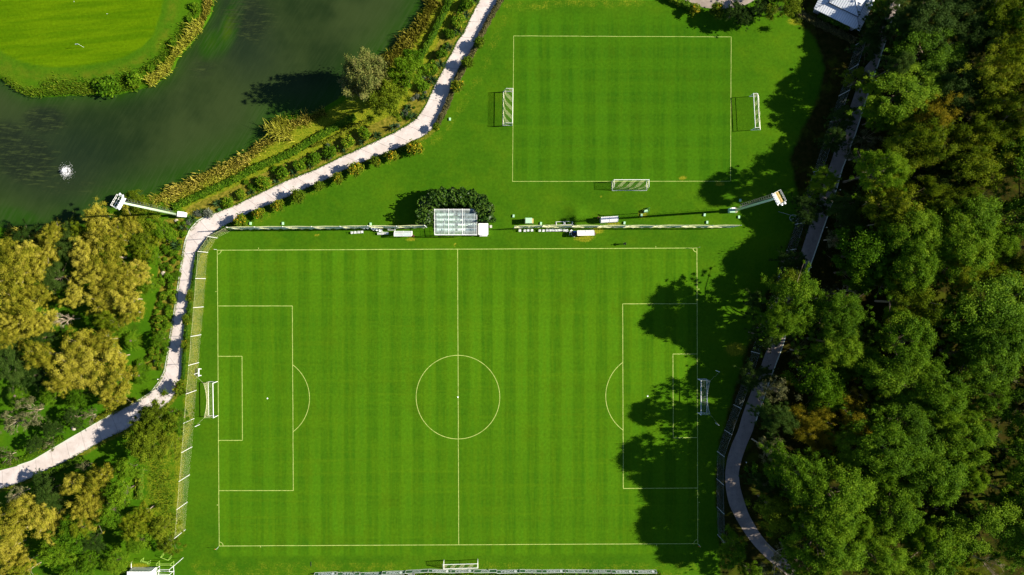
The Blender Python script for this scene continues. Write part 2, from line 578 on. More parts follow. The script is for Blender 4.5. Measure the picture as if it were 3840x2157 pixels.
trees(3, 0, RW, [('pine', 2750, 250, 280), ('dark', 2760, 700, 260), ('olive', 2750, 1150, 280), ('pine', 3100, 500, 300), ('pine', 3100, 1000, 300), ('dark', 1330, 300, 130, 9), ('dark', 1850, 1290, 150, 9), ('dark', 2200, 860, 170, 11)])  # from here: unseen edge trees added to shade the wood, dark fillers in gaps
trees(3, 1, RW, [('pine', 2740, 250, 290), ('pine', 2760, 750, 290), ('olive', 2740, 1200, 270), ('pine', 3100, 500, 300), ('pine', 3100, 1000, 300), ('dark', 1330, 330, 110, 8), ('dark', 1700, 280, 130, 9), ('dark', 870, 800, 120, 8)])
trees(3, 2, RW, [('pine', 2800, 300, 300), ('pine', 2780, 800, 290), ('pine', 2760, 1250, 280), ('pine', 3150, 550, 300), ('pine', 3150, 1050, 300), ('dark', 1000, 480, 110, 8), ('dark', 1900, 150, 130, 9), ('dark', 1100, 1130, 120, 8)])
trees(3, 3, RW, [('dark', 2900, 600, 250), ('pine', 2800, 1100, 280), ('pine', 3150, 350, 300), ('pine', 3150, 900, 300), ('dark', 2250, 250, 140, 8), ('dark', 1700, 820, 120, 8)])
# left wood
trees(0, 1, LW, [
    ('gold', 960, 710, 125, 7), ('gold', 1010, 860, 150, 8), ('gold', 1290, 820, 125, 7), ('gold', 1110, 950, 130, 8), ('gold', 520, 920, 125, 7), ('gold', 490, 1060, 120, 7),
    ('olive', 760, 880, 110, 6), ('gold', 90, 1080, 165), ('gold', 240, 1110, 125), ('gold', 130, 1280, 220), ('gold', 370, 1250, 110), ('gold', 870, 1060, 150),
    ('gold', 1110, 1130, 190), ('gold', 840, 1230, 130), ('gold', 950, 1330, 135), ('gold', 1190, 1350, 160), ('lime', 1400, 990, 120, 6), ('olive', 1430, 1080, 95, 6),
    ('gold', 1390, 1290, 110, 6), ('green', 1540, 1130, 80, 4), ('lime', 1330, 530, 75, 5), ('lime', 1430, 590, 80, 4), ('lime', 1480, 720, 150, 5), ('green', 1620, 860, 115, 4),
    ('green', 1480, 1410, 100, 4), ('dark', 660, 1050, 120, 6), ('dark', 700, 830, 80, 5), ('dark', 560, 1330, 130, 6), ('dark', 250, 960, 120, 4), ('olive', 1560, 960, 80, 4)])
trees(0, 2, LW, [
    ('gold', 150, 140, 190), ('gold', 370, 60, 125), ('gold', 300, 350, 155), ('gold', 480, 320, 100), ('gold', 740, 80, 120), ('gold', 1050, 120, 175), ('gold', 1260, 120, 150),
    ('gold', 1290, 250, 125), ('olive', 1060, 330, 110), ('gold', 70, 510, 125), ('dark', 70, 760, 170, 7), ('bare', 640, 320, 95, 6), ('gold', 430, 680, 155), ('gold', 800, 600, 190),
    ('gold', 740, 810, 205), ('gold', 960, 740, 210), ('gold', 1020, 530, 120), ('gold', 1150, 700, 110), ('gold', 1190, 910, 150), ('gold', 610, 960, 120), ('gold', 1110, 1050, 110),
    ('gold', 1110, 1150, 90), ('green', 1610, 520, 90, 3.5), ('green', 500, 1070, 100, 4), ('green', 800, 1080, 125, 5), ('grey', 290, 1250, 160, 6), ('grey', 120, 1360, 130, 5),
    ('dark', 730, 1310, 85, 4.5), ('grey', 890, 1290, 75, 3.5), ('lime', 1600, 1290, 185, 8), ('lime', 1430, 1390, 115, 7), ('green', 1760, 1330, 130, 6), ('gold', 60, 340, 110), ('dark', 420, 500, 110, 5),
    ('dark', 520, 1430, 90, 4), ('green', 1180, 400, 90, 4), ('dark', 330, 880, 110, 5)])
trees(0, 3, LW, [
    ('lime', 1450, 120, 190, 8), ('lime', 1700, 120, 150, 6), ('green', 1270, 390, 120, 6), ('grey', 820, 370, 75, 5), ('gold', 1000, 450, 105), ('gold', 710, 540, 110),
    ('gold', 900, 620, 165), ('gold', 850, 790, 150), ('gold', 970, 790, 125), ('green', 1190, 640, 135, 9), ('green', 1070, 840, 140, 8), ('gold', 240, 780, 145), ('grey', 110, 660, 105),
    ('gold', 150, 880, 190), ('gold', 430, 900, 160), ('gold', 110, 1050, 150), ('gold', 60, 1200, 125), ('gold', 220, 1340, 95), ('gold', 90, 1380, 115), ('green', 690, 1050, 190, 8),
    ('green', 560, 1210, 165, 8), ('olive', 780, 960, 120, 8), ('olive', 1330, 960, 150, 7), ('olive', 1440, 820, 105, 6), ('green', 1390, 1090, 140, 6), ('lime', 1650, 960, 135, 6),
    ('lime', 1690, 1130, 120, 5), ('green', 890, 1330, 115, 5), ('green', 1150, 1320, 130, 5), ('green', 700, 1420, 95, 5), ('dark', 480, 700, 130, 6), ('dark', 480, 600, 90, 5),
    ('dark', 900, 1100, 110, 5), ('dark', 420, 500, 80, 4), ('grey', 60, 250, 90, 4), ('dark', 340, 130, 75, 4), ('grey', 480, 130, 75, 3), ('olive', 200, 1450, 100)])
# the clump on the lake bank and the trees at the top of the upper field
LB = 'lake bank'
trees(1, 0, LB, [('plume', 1040, 720, 250, 18), ('green', 1500, 720, 175, 10), ('green', 1440, 820, 120, 8), ('lime', 1260, 960, 210, 11), ('grey', 960, 850, 130, 11), ('green', 1560, 600, 110, 8)])
TE = 'top edge'
trees(3, 0, TE, [('lime', 150, 40, 180, 8)])
trees(2, 0, TE, [('dark', 2240, 110, 85, 5), ('dark', 2340, 150, 80, 5), ('dark', 2500, 60, 100, 6)])

# ---- labels for the trees
ORD = ['first', 'second', 'third', 'fourth', 'fifth', 'sixth', 'seventh', 'eighth', 'ninth', 'tenth', 'eleventh', 'twelfth', 'thirteenth', 'fourteenth', 'fifteenth', 'sixteenth']
RB = [(170, 'the white-roofed building'), (330, 'the small field\'s top half'), (540, 'the small field\'s right goal'), (700, 'the small field\'s bottom line'), (860, 'the right mast'),
      (1080, 'the pitch\'s upper right corner'), (1230, 'the right penalty box\'s top'), (1400, 'the right goal box\'s top'), (1540, 'the right goal'), (1720, 'the right goal box\'s bottom'),
      (1900, 'the right penalty box\'s bottom'), (9999, 'the advertising boards')]
LBN = [(880, 'the left mast'), (1010, 'the pitch\'s upper left corner'), (1120, 'the wall of bed shrubs'), (1240, 'the left penalty box\'s top'), (1380, 'the left goal box\'s top'),
       (1480, 'the left goal\'s top post'), (1620, 'the left goal\'s lower post'), (1800, 'the left goal box\'s bottom'), (1930, 'the left penalty box\'s bottom'),
       (2050, 'the pitch\'s lower left corner'), (9999, 'the white container')]
cnt = {}
for o, kind, px, py, ru, wood in sorted(TREES, key=lambda t: t[2] if t[5] == RW else -t[2]):
    nm = KNAME[kind][1]
    if wood == RW or wood == LW:
        bands = RB if wood == RW else LBN
        lm = next(b[1] for b in bands if py < b[0])
        cnt[(wood, lm, kind)] = n_ = cnt.get((wood, lm, kind), 0) + 1
        side = 'right-hand' if wood == RW else 'left-hand'
        lab = '%s %s from the pitch, level with %s' % (ORD[n_ - 1], nm, lm)
        grp = ('trees of the right-hand wood' if wood == RW else 'trees of the left-hand wood')
        prop(o, lab, 'tree', grp)
    elif wood == LB:
        cnt[(wood, kind)] = n_ = cnt.get((wood, kind), 0) + 1
        lab = {'plume': 'tall silvery feathery tree with upright plumes leaning over the lake', 'lime': 'round yellow-green tree on the bank below the feathery lake tree',
               'grey': 'thin grey-green tree tucked against the feathery lake tree'}.get(kind) or \
            ['small bright green tree nearest the white path on the lake bank', 'middle bright green tree of three on the lake bank', 'bright green tree closest to the feathery lake tree'][n_ - 1]
        prop(o, lab, 'tree', 'trees on the lake bank')
    else:
        cnt[(wood, kind)] = n_ = cnt.get((wood, kind), 0) + 1
        lab = 'large yellow-green tree between the paved yard and the white-roofed building' if kind == 'lime' else \
            ['dark tree furthest right along the lower edge of the paved yard', 'middle dark tree of three below the paved yard', 'dark tree below the paved yard beside the citrus tree'][n_ - 1]
        prop(o, lab, 'tree', 'trees by the paved yard')


# ------------------------------------------------------------------ ground, lake
def poly(c, r, pts):
    return [N(c, r, *p) for p in pts]


def topoly(px):
    return np.array([W(*p)[:2] for p in px])


def sdf(P, poly):
    """signed distance, positive inside"""
    d = np.full(len(P), 1e9)
    ins = np.zeros(len(P), bool)
    n = len(poly)
    for i in range(n):
        a, b = poly[i], poly[(i + 1) % n]
        e = b - a
        w = P - a
        t = np.clip((w @ e) / max(e @ e, 1e-9), 0, 1)
        dd = ((w - t[:, None] * e) ** 2).sum(1)
        d = np.minimum(d, dd)
        c1 = (P[:, 1] >= a[1]) != (P[:, 1] >= b[1])
        with np.errstate(divide='ignore', invalid='ignore'):
            xx = a[0] + (P[:, 1] - a[1]) * e[0] / (e[1] if abs(e[1]) > 1e-12 else 1e-12)
        ins ^= c1 & (P[:, 0] < xx)
    d = np.sqrt(d)
    return np.where(ins, d, -d)


def dline(P, pl):
    d = np.full(len(P), 1e9)
    for i in range(len(pl) - 1):
        a, b = pl[i], pl[i + 1]
        e = b - a
        w = P - a
        t = np.clip((w @ e) / max(e @ e, 1e-9), 0, 1)
        d = np.minimum(d, ((w - t[:, None] * e) ** 2).sum(1))
    return np.sqrt(d)


shore_e = poly(1, 0, [(1800, -60), (1790, 0), (1740, 60), (1680, 130), (1640, 240), (1600, 290), (1530, 360), (1450, 450), (1390, 530), (1290, 590), (1220, 660), (1120, 780), (1000, 900),
                      (850, 1010), (720, 1090), (600, 1160), (450, 1190), (300, 1180), (200, 1230), (165, 1330), (100, 1447)]) + \
    poly(0, 1, [(2572, 60), (2450, 145), (2300, 210), (2100, 290), (1960, 370), (1800, 430), (1640, 500), (1540, 545), (1430, 560), (1280, 610), (1090, 690), (850, 830), (600, 900),
                (400, 950), (300, 940), (170, 905), (0, 870), (-200, 860)])
lake_px = [(1960, -600)] + shore_e + [(-700, 860), (-700, -600)]
isl_shore = poly(0, 0, [(2130, -300), (2110, 0), (2090, 120), (2030, 230), (1960, 320), (1880, 430), (1800, 510), (1740, 590), (1720, 660), (1650, 740), (1560, 800), (1480, 840), (1400, 860),
                        (1290, 885), (1190, 912), (1060, 930), (930, 920), (700, 925), (500, 940), (270, 930), (180, 890), (110, 830), (60, 800), (0, 760), (-200, 640), (-420, 400)])
isl_px = isl_shore + [(-300, -300), (300, -500)]
green_px = poly(0, 0, [(1650, -250), (1640, 0), (1610, 150), (1540, 350), (1430, 470), (1260, 570), (1050, 630), (800, 665), (550, 675), (350, 655), (200, 615), (80, 560), (0, 505), (-250, 300), (-200, -350), (900, -600)])
path_l = poly(1, 0, [(2330, -120), (2250, 0), (2150, 190), (2090, 330), (2010, 430), (1990, 500), (1900, 640), (1890, 700), (1830, 790), (1760, 940), (1710, 1060), (1600, 1210), (1400, 1330)]) + \
    poly(1, 1, [(1150, 0), (860, 130), (600, 260), (330, 360), (160, 440), (0, 515)]) + \
    poly(0, 1, [(2400, 600), (2220, 675), (2100, 720), (1990, 775), (1910, 865), (1870, 960), (1845, 1080), (1820, 1250)]) + \
    poly(0, 2, [(1790, 0), (1770, 150), (1740, 330), (1710, 500), (1690, 650), (1660, 830), (1600, 950), (1520, 1050), (1400, 1130), (1270, 1190), (1130, 1270), (990, 1350)]) + \
    poly(0, 3, [(840, 0), (700, 80), (500, 200), (330, 300), (180, 350), (0, 395), (-250, 470)])
path_r = poly(1, 0, [(2520, -120), (2440, 0), (2330, 180), (2225, 380), (2165, 540), (2060, 640), (1985, 800), (1960, 900), (1900, 1060), (1795, 1270), (1720, 1350)]) + \
    poly(1, 1, [(1530, 0), (1310, 90), (1150, 150), (960, 225), (880, 265), (720, 350), (560, 420), (350, 515), (180, 595), (0, 660)]) + \
    poly(0, 1, [(2500, 690), (2350, 775), (2200, 865), (2090, 935), (1985, 1080), (1950, 1250)]) + \
    poly(0, 2, [(1925, 0), (1895, 150), (1865, 330), (1845, 500), (1838, 700), (1828, 930), (1780, 1015), (1730, 1110), (1660, 1190), (1500, 1290), (1350, 1370), (1220, 1447)]) + \
    poly(0, 3, [(1070, 70), (870, 190), (690, 290), (500, 380), (380, 440), (200, 520), (0, 580), (-250, 660)])
rpath_l = poly(3, 0, [(1290, -120), (1225, 0), (1170, 200), (1100, 430), (1040, 600), (960, 690), (850, 1000), (720, 1380)]) + \
    poly(3, 1, [(690, 0), (640, 160), (600, 270), (520, 520), (430, 780), (330, 1090), (265, 1280)]) + \
    poly(3, 2, [(130, 60), (60, 330), (10, 560), (-50, 720), (-110, 900)]) + \
    poly(2, 2, [(2400, 1050), (2360, 1150), (2310, 1290)]) + poly(2, 3, [(2270, 0), (2215, 110), (2165, 260), (2140, 420), (2148, 580), (2180, 740), (2250, 880), (2310, 980), (2370, 1070), (2460, 1180), (2572, 1290), (2760, 1447), (2900, 1600)])
rpath_r = poly(3, 0, [(1370, -120), (1330, 0), (1290, 130), (1240, 190), (1170, 430), (1100, 650), (1020, 870), (950, 1100), (870, 1350)]) + \
    poly(3, 1, [(830, 0), (800, 100), (740, 250), (690, 430), (620, 650), (560, 820), (480, 1050), (410, 1250), (370, 1370)]) + \
    poly(3, 2, [(270, 100), (200, 350), (150, 560), (90, 720), (0, 960)]) + \
    poly(2, 2, [(2540, 1060), (2490, 1200), (2440, 1350)]) + poly(2, 3, [(2420, 0), (2360, 130), (2310, 270), (2275, 420), (2290, 560), (2330, 700), (2375, 830), (2430, 930), (2490, 1030), (2570, 1130), (2700, 1250), (2900, 1447), (3040, 1600)])
hedge1 = poly(1, 0, [(1965, -20), (1940, 40), (1860, 200), (1790, 340), (1720, 470), (1640, 600)])
hedge1b = poly(1, 0, [(1470, 930), (1420, 1010), (1370, 1090)])
hedge2 = poly(1, 0, [(1180, 1190), (1080, 1235), (880, 1335), (720, 1420), (560, 1470)])
hedge3 = poly(1, 0, [(1000, 1170), (860, 1250), (640, 1370), (520, 1447)]) + poly(1, 1, [(380, 85), (200, 165), (0, 240)]) + poly(0, 1, [(2450, 310), (2350, 365), (2100, 480), (1900, 570), (1750, 640)])
soilstrip = poly(1, 0, [(2060, 0), (1960, 180), (1870, 330), (1790, 530), (1700, 640), (1640, 820), (1560, 930), (1480, 1050), (1390, 1170), (1230, 1230), (1000, 1340), (800, 1440)])


def resample(pl, n):
    p = np.array(pl, float)
    s = np.r_[0, np.cumsum(np.hypot(*np.diff(p, axis=0).T))]
    t = np.linspace(0, s[-1], n)
    q = np.c_[np.interp(t, s, p[:, 0]), np.interp(t, s, p[:, 1])]
    for _ in range(2):
        q[1:-1] = (q[:-2] + 2 * q[1:-1] + q[2:]) / 4
    return q


xs = np.r_[-1600, -700, -350, -200, -140, np.arange(-118, 118.01, .5), 140, 200, 350, 700, 1600]
ys = np.r_[-1600, -700, -350, -180, -100, -75, np.arange(-67, 67.01, .5), 75, 100, 180, 350, 700, 1600]
gx, gy = np.meshgrid(xs, ys)
P = np.c_[gx.ravel(), gy.ravel()]
lake = np.minimum(sdf(P, topoly(lake_px)), -sdf(P, topoly(isl_px)))
sm = lambda a, e0, e1: np.clip((a - e0) / (e1 - e0), 0, 1) ** 2 * (3 - 2 * np.clip((a - e0) / (e1 - e0), 0, 1))
gz = -np.minimum(2.2, .55 * np.clip(lake, 0, None))
mound = W(2160, 800)
gz = gz + .55 * np.exp(-(((P[:, 0] - mound.x) / 1.9) ** 2 + ((P[:, 1] - mound.y) / 1.5) ** 2))
rngG = np.random.default_rng(5)


def blob(px, py, rx, ry):
    c = W(px, py)
    return np.exp(-((((P[:, 0] - c.x) / rx) ** 2 + ((P[:, 1] - c.y) / ry) ** 2) ** 1.4))


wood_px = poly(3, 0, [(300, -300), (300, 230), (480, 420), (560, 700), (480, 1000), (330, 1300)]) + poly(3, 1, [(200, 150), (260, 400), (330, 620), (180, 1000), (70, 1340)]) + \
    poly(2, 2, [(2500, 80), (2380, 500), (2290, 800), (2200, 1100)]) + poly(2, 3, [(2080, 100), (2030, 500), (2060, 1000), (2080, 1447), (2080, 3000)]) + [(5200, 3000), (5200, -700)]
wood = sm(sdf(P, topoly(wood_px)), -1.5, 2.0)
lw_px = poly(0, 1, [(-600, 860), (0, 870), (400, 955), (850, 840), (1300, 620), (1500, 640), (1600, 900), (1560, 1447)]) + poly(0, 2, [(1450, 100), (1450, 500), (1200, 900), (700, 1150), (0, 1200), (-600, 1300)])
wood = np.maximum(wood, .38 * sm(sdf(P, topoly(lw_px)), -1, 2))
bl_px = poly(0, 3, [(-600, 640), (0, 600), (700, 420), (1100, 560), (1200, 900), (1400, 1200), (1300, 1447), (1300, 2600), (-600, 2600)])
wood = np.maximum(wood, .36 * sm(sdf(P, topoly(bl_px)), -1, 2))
pl_w = topoly(path_l)
bank_px = shore_e[:29] + [p for p in path_l[1:23]][::-1]
bank = sm(sdf(P, topoly(bank_px)), -.3, 1.0)
bed = np.zeros(len(P))
dl = dline(P, pl_w)
bed = np.maximum(bed, bank * sm(-dl, -4.2, -3.2))
bed = np.maximum(bed, .0 * bed)
lbed_px = poly(0, 1, [(1650, 750), (1850, 740), (1890, 860), (1840, 1060), (1800, 1447)]) + poly(0, 2, [(1780, 0), (1730, 330), (1690, 600), (1640, 830), (1450, 830), (1440, 700), (1560, 560), (1500, 330), (1600, 0)]) + poly(0, 1, [(1560, 1447), (1600, 1100), (1570, 900)])
bed = np.maximum(bed, .85 * sm(sdf(P, topoly(lbed_px)), -.5, .7))
dry = bank * .62
ss = dline(P, topoly(soilstrip))
dry = np.maximum(dry, sm(-ss, -.9, -.4))
verge = sm(-dline(P, topoly(path_r)), -1.6, -.5)
bed = np.maximum(bed, .55 * verge * (P[:, 1] < 200))
fdry = topoly(poly(0, 1, [(2120, 940), (2030, 1100), (2010, 1350)]) + poly(0, 2, [(1985, 200), (1960, 480), (1935, 760), (1910, 1040), (1890, 1320)]) + poly(0, 3, [(1800, 300), (1790, 640), (1800, 1000)]))
dry = np.maximum(dry, .56 * sm(-dline(P, fdry), -2.6, -.3))
bl_dry = topoly(poly(0, 3, [(1480, 270), (1720, 240), (1780, 600), (1790, 1050), (1560, 1000), (1450, 700)]))
dry = np.maximum(dry, .50 * sm(sdf(P, bl_dry), -2.5, 1.5))
dry = np.maximum(dry, .31 * sm(-P[:, 1], -W(0, 2092).y - .8, -W(0, 2092).y + 1.6) * sm(P[:, 0], W(700, 0).x - 2, W(700, 0).x + 2) * sm(-P[:, 0], -W(2650, 0).x, -W(2650, 0).x + 3))
for a in [(1540, 897, 1.3, .5), (2190, 893, 2.3, .95), (2300, 842, 1.8, .7), (2240, 865, 1.6, .8), (2180, 880, 1.2, 1.0), (2410, 802, 1.2, 1.0), (1707, 918, .35, .4), (2255, 739, .4, .25), (2560, 668, 1.0, .5),
          (2700, 690, 1.2, .5), (520, 2125, 2.6, .9), (3055, 1290, 2.2, 2.4), (2760, 1310, 2.5, 1.6), (3000, 80, 3, 1.0), (1190, 882, .6, .25), (1300, 860, .6, .25)]:
    dry = np.maximum(dry, .95 * blob(*a))
dry = np.maximum(dry, .30 * sm(-dline(P, topoly([(1890, 60), (1840, 180), (1780, 330), (1640, 520), (1400, 620), (1200, 700), (960, 830)])), -2.6, -.4))
dry = np.maximum(dry, .35 * sm(-dline(P, topoly([(1900, 30), (2100, 15), (2400, 8)])), -2.4, -.4))
pit = np.zeros(len(P))
mp = topoly([(815, 938), (2614, 930), (2617, 2075), (822, 2085)])
up = topoly([(1945, 60), (2742, 60), (2745, 690), (1925, 690)])
pit = np.maximum(sm(sdf(P, mp), -.6, .4), .9 * sm(sdf(P, up), -2.5, 1.5))
half = sm(sdf(P, up), -3, 0)
golf = sm(sdf(P, topoly(green_px)), -.25, .25)
isl = sm(sdf(P, topoly(isl_px)), -.3, .5)
fd = sdf(P, topoly(green_px))
fringe = isl * np.exp(-((fd + 2.3) / 1.0) ** 2) * (golf < .5)
rim = isl * sm(-sdf(P, topoly(isl_px)), -2.3, -.6)

M_ground = bpy.data.materials.new('ground_grass')
nt, n, l, b = nodes_of(M_ground)
b.inputs['Roughness'].default_value = .85
b.inputs['Specular IOR Level'].default_value = .0


def node(t, **kw):
    o = n.new(t)
    for k_, v_ in kw.items(): setattr(o, k_, v_)
    return o


def noise(scale, detail=5, rough=.6, vec=None):
    o = node('ShaderNodeTexNoise')
    o.inputs['Scale'].default_value = scale
    o.inputs['Detail'].default_value = detail
    o.inputs['Roughness'].default_value = rough
    l.new(vec if vec is not None else geo.outputs['Position'], o.inputs['Vector'])
    return o.outputs['Fac']


def math2(op, a, bb, c=None):
    o = node('ShaderNodeMath', operation=op)
    for i, x in enumerate((a, bb, c)):
        if x is None: continue
        if hasattr(x, 'is_linked'): l.new(x, o.inputs[i])
        else: o.inputs[i].default_value = x
    return o.outputs[0]


def maprange(v, a, bb, c, d, smooth=True):
    o = node('ShaderNodeMapRange')
    o.interpolation_type = 'SMOOTHSTEP' if smooth else 'LINEAR'
    l.new(v, o.inputs[0])
    for i, x in zip((1, 2, 3, 4), (a, bb, c, d)): o.inputs[i].default_value = x
    return o.outputs[0]


def mixc(f, a, bb, bt='MIX'):
    o = node('ShaderNodeMix', data_type='RGBA', blend_type=bt)
    if hasattr(f, 'is_linked'): l.new(f, o.inputs['Factor'])
    else: o.inputs['Factor'].default_value = f
    for nm, x in (('A', a), ('B', bb)):
        if hasattr(x, 'is_linked'): l.new(x, o.inputs[nm])
        else: o.inputs[nm].default_value = (*x, 1)
    return o.outputs['Result']


geo = node('ShaderNodeNewGeometry')
z1 = node('ShaderNodeAttribute', attribute_name='zone_a')
z2 = node('ShaderNodeAttribute', attribute_name='zone_b')
s1 = node('ShaderNodeSeparateColor')
s2 = node('ShaderNodeSeparateColor')
l.new(z1.outputs['Color'], s1.inputs[0])
l.new(z2.outputs['Color'], s2.inputs[0])
a_wood, a_dry, a_bed, a_pit = s1.outputs[0], s1.outputs[1], s1.outputs[2], z1.outputs['Alpha']
a_golf, a_fringe, a_rim, a_half = s2.outputs[0], s2.outputs[1], s2.outputs[2], z2.outputs['Alpha']
sx = node('ShaderNodeSeparateXYZ')
l.new(geo.outputs['Position'], sx.inputs[0])
big = noise(.06, 4, .55)
medn = noise(.5, 5, .6)
fine = noise(3.2, 4, .7)
vfine = noise(9.0, 3, .7)
mpg = node('ShaderNodeMapping')
mpg.inputs['Scale'].default_value = (1.2, .06, 1)
l.new(geo.outputs['Position'], mpg.inputs['Vector'])
streak = noise(1.0, 5, .7, mpg.outputs[0])
mph = node('ShaderNodeMapping')
mph.inputs['Scale'].default_value = (.03, .7, 1)
l.new(geo.outputs['Position'], mph.inputs['Vector'])
hstreak = noise(1.0, 5, .75, mph.outputs[0])
g0 = mixc(maprange(big, .3, .7, 0, 1), (.026, .084, .0028), (.043, .110, .0034))
g0 = mixc(maprange(noise(.16, 6, .7), .42, .72, 0, .55), g0, (.066, .126, .0032))
g0 = mixc(maprange(medn, .3, .75, 0, .35), g0, (.048, .120, .0030))
# mowing stripes, their view-dependent tone put into the colour: period 5.02 m, half a period off on the small field
ph = math2('ADD', sx.outputs[0], -(989.9 + 19.7 - 1920) * K)
ph = math2('ADD', ph, math2('MULTIPLY', a_half, 2.51))
ph = math2('ADD', ph, math2('MULTIPLY', maprange(medn, 0, 1, -1, 1, False), .10))
st = math2('COSINE', math2('MULTIPLY', ph, 2 * PI / (85.96 * K)), 0)
st = maprange(st, -.35, .35, 0, 1)
st = math2('MULTIPLY', st, maprange(noise(.03, 3, .5), .36, .62, .32, 1.0))
pcol = mixc(st, (.031, .098, .0030), (.049, .138, .0038))
pcol = mixc(maprange(streak, .30, .75, 0, .65), pcol, (.062, .132, .0030))
pcol = mixc(maprange(hstreak, .50, .70, 0, .45), pcol, (.066, .136, .0034))
pcol = mixc(maprange(noise(.12, 5, .65), .5, .72, 0, .5), pcol, (.048, .098, .0026))
hst = maprange(math2('COSINE', math2('MULTIPLY', math2('ADD', sx.outputs[1], math2('MULTIPLY', maprange(medn, 0, 1, -1, 1, False), .12)), 2 * PI / 4.9), 0), -.4, .4, 0, 1)
pcol = mixc(math2('MULTIPLY', hst, maprange(a_half, 0, 1, .13, .30, False)), pcol, (.062, .148, .0030))
pcol = mixc(a_half, pcol, (.72, .84, .95), 'MULTIPLY')
c_ = mixc(a_pit, g0, pcol)
# golf green with slanted bands
mg = node('ShaderNodeMapping')
mg.inputs['Rotation'].default_value = (0, 0, math.radians(-6))
l.new(geo.outputs['Position'], mg.inputs['Vector'])
mg2 = node('ShaderNodeMapping')
mg2.inputs['Scale'].default_value = (.07, .75, 1)
l.new(mg.outputs[0], mg2.inputs['Vector'])
gb = noise(1.0, 4, .6, mg2.outputs[0])

gcol = mixc(maprange(gb, .35, .65, 0, 1), (.050, .112, .0012), (.076, .142, .0014))
rimc = mixc(maprange(fine, .3, .7, 0, 1), (.036, .085, .002), (.085, .125, .006))
c_ = mixc(math2('MULTIPLY', a_rim, .8), c_, rimc)
c_ = mixc(a_golf, c_, gcol)
c_ = mixc(math2('MULTIPLY', a_fringe, maprange(medn, .3, .7, .0, .35)), c_, (.15, .115, .010))
# dry grass, soil, litter: the zones break up along noise
dcol = mixc(maprange(fine, .25, .75, 0, 1), (.070, .112, .003), (.215, .205, .014))
dm = math2('MULTIPLY', a_dry, 1.0)
dm = maprange(math2('ADD', dm, math2('MULTIPLY', math2('ADD', math2('ADD', medn, fine), -1.0), .7)), .25, .75, 0, 1)
c_ = mixc(dm, c_, dcol)
bcol = mixc(maprange(noise(1.6, 6, .7), .3, .7, 0, 1), (.060, .075, .004), (.20, .165, .022))
bm_ = maprange(math2('ADD', a_bed, math2('MULTIPLY', math2('ADD', fine, -.5), .8)), .3, .7, 0, 1)
c_ = mixc(bm_, c_, bcol)
wcol = mixc(maprange(noise(.9, 6, .7), .3, .7, 0, 1), (.010, .018, .002), (.036, .028, .006))  # litter tone lowered to carry the deep shade between the crowns
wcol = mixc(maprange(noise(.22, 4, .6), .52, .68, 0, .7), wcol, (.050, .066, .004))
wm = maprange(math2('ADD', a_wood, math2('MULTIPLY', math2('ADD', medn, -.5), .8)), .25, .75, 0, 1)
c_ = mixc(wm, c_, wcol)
sway = maprange(noise(.11, 5, .7), .5, .75, 0, .45)
val = maprange(math2('ADD', math2('MULTIPLY', noise(1.6, 3, .8), .7), math2('MULTIPLY', vfine, .3)), .3, .7, .74, 1.26, False)
vc = node('ShaderNodeCombineColor')
for i in range(3): l.new(val, vc.inputs[i])
c_ = mixc(1.0, c_, vc.outputs[0], 'MULTIPLY')
l.new(c_, b.inputs['Base Color'])
bp = node('ShaderNodeBump')
bp.inputs['Strength'].default_value = .35
bp.inputs['Distance'].default_value = .06
l.new(math2('ADD', vfine, fine), bp.inputs['Height'])
l.new(bp.outputs['Normal'], b.inputs['Normal'])

ny_, nx_ = gx.shape
ii = np.arange(ny_ * nx_).reshape(ny_, nx_)
quads = np.stack([ii[:-1, :-1], ii[:-1, 1:], ii[1:, 1:], ii[1:, :-1]], -1).reshape(-1, 4)
gm = npmesh('ground', np.c_[P, gz], quads, None, M_ground)
for nm, arr in (('zone_a', (wood, dry, bed, pit)), ('zone_b', (golf, fringe, rim, half))):
    a = gm.attributes.new(nm, 'FLOAT_COLOR', 'POINT')
    a.data.foreach_set('color', np.stack(arr, -1).astype(np.float32).ravel())
gm.polygons.foreach_set('use_smooth', [True] * len(gm.polygons))
prop(link('ground', gm), kind='structure')

# water
wx, wy = np.meshgrid(np.r_[-600, -300, -160, np.arange(-130, -14, .8)], np.r_[np.arange(10, 75, .8), 100, 200, 500])
WP = np.c_[wx.ravel(), wy.ravel()]
wd = np.minimum(sdf(WP, topoly(lake_px)), -sdf(WP, topoly(isl_px)))
keep = wd > -3.0
shal = np.exp(-np.clip(sdf(WP, topoly(lake_px)), 0, None) / 5.0)
shal = np.maximum(shal, .75 * np.exp(-np.clip(-sdf(WP, topoly(isl_px)), 0, None) / 2.6))


def wblob(px, py, rx, ry, rot=0):
    c = W(px, py)
    dx, dy = WP[:, 0] - c.x, WP[:, 1] - c.y
    ca, sa = math.cos(rot), math.sin(rot)
    return np.exp(-((((dx * ca + dy * sa) / rx) ** 2 + ((-dx * sa + dy * ca) / ry) ** 2) ** 1.3))


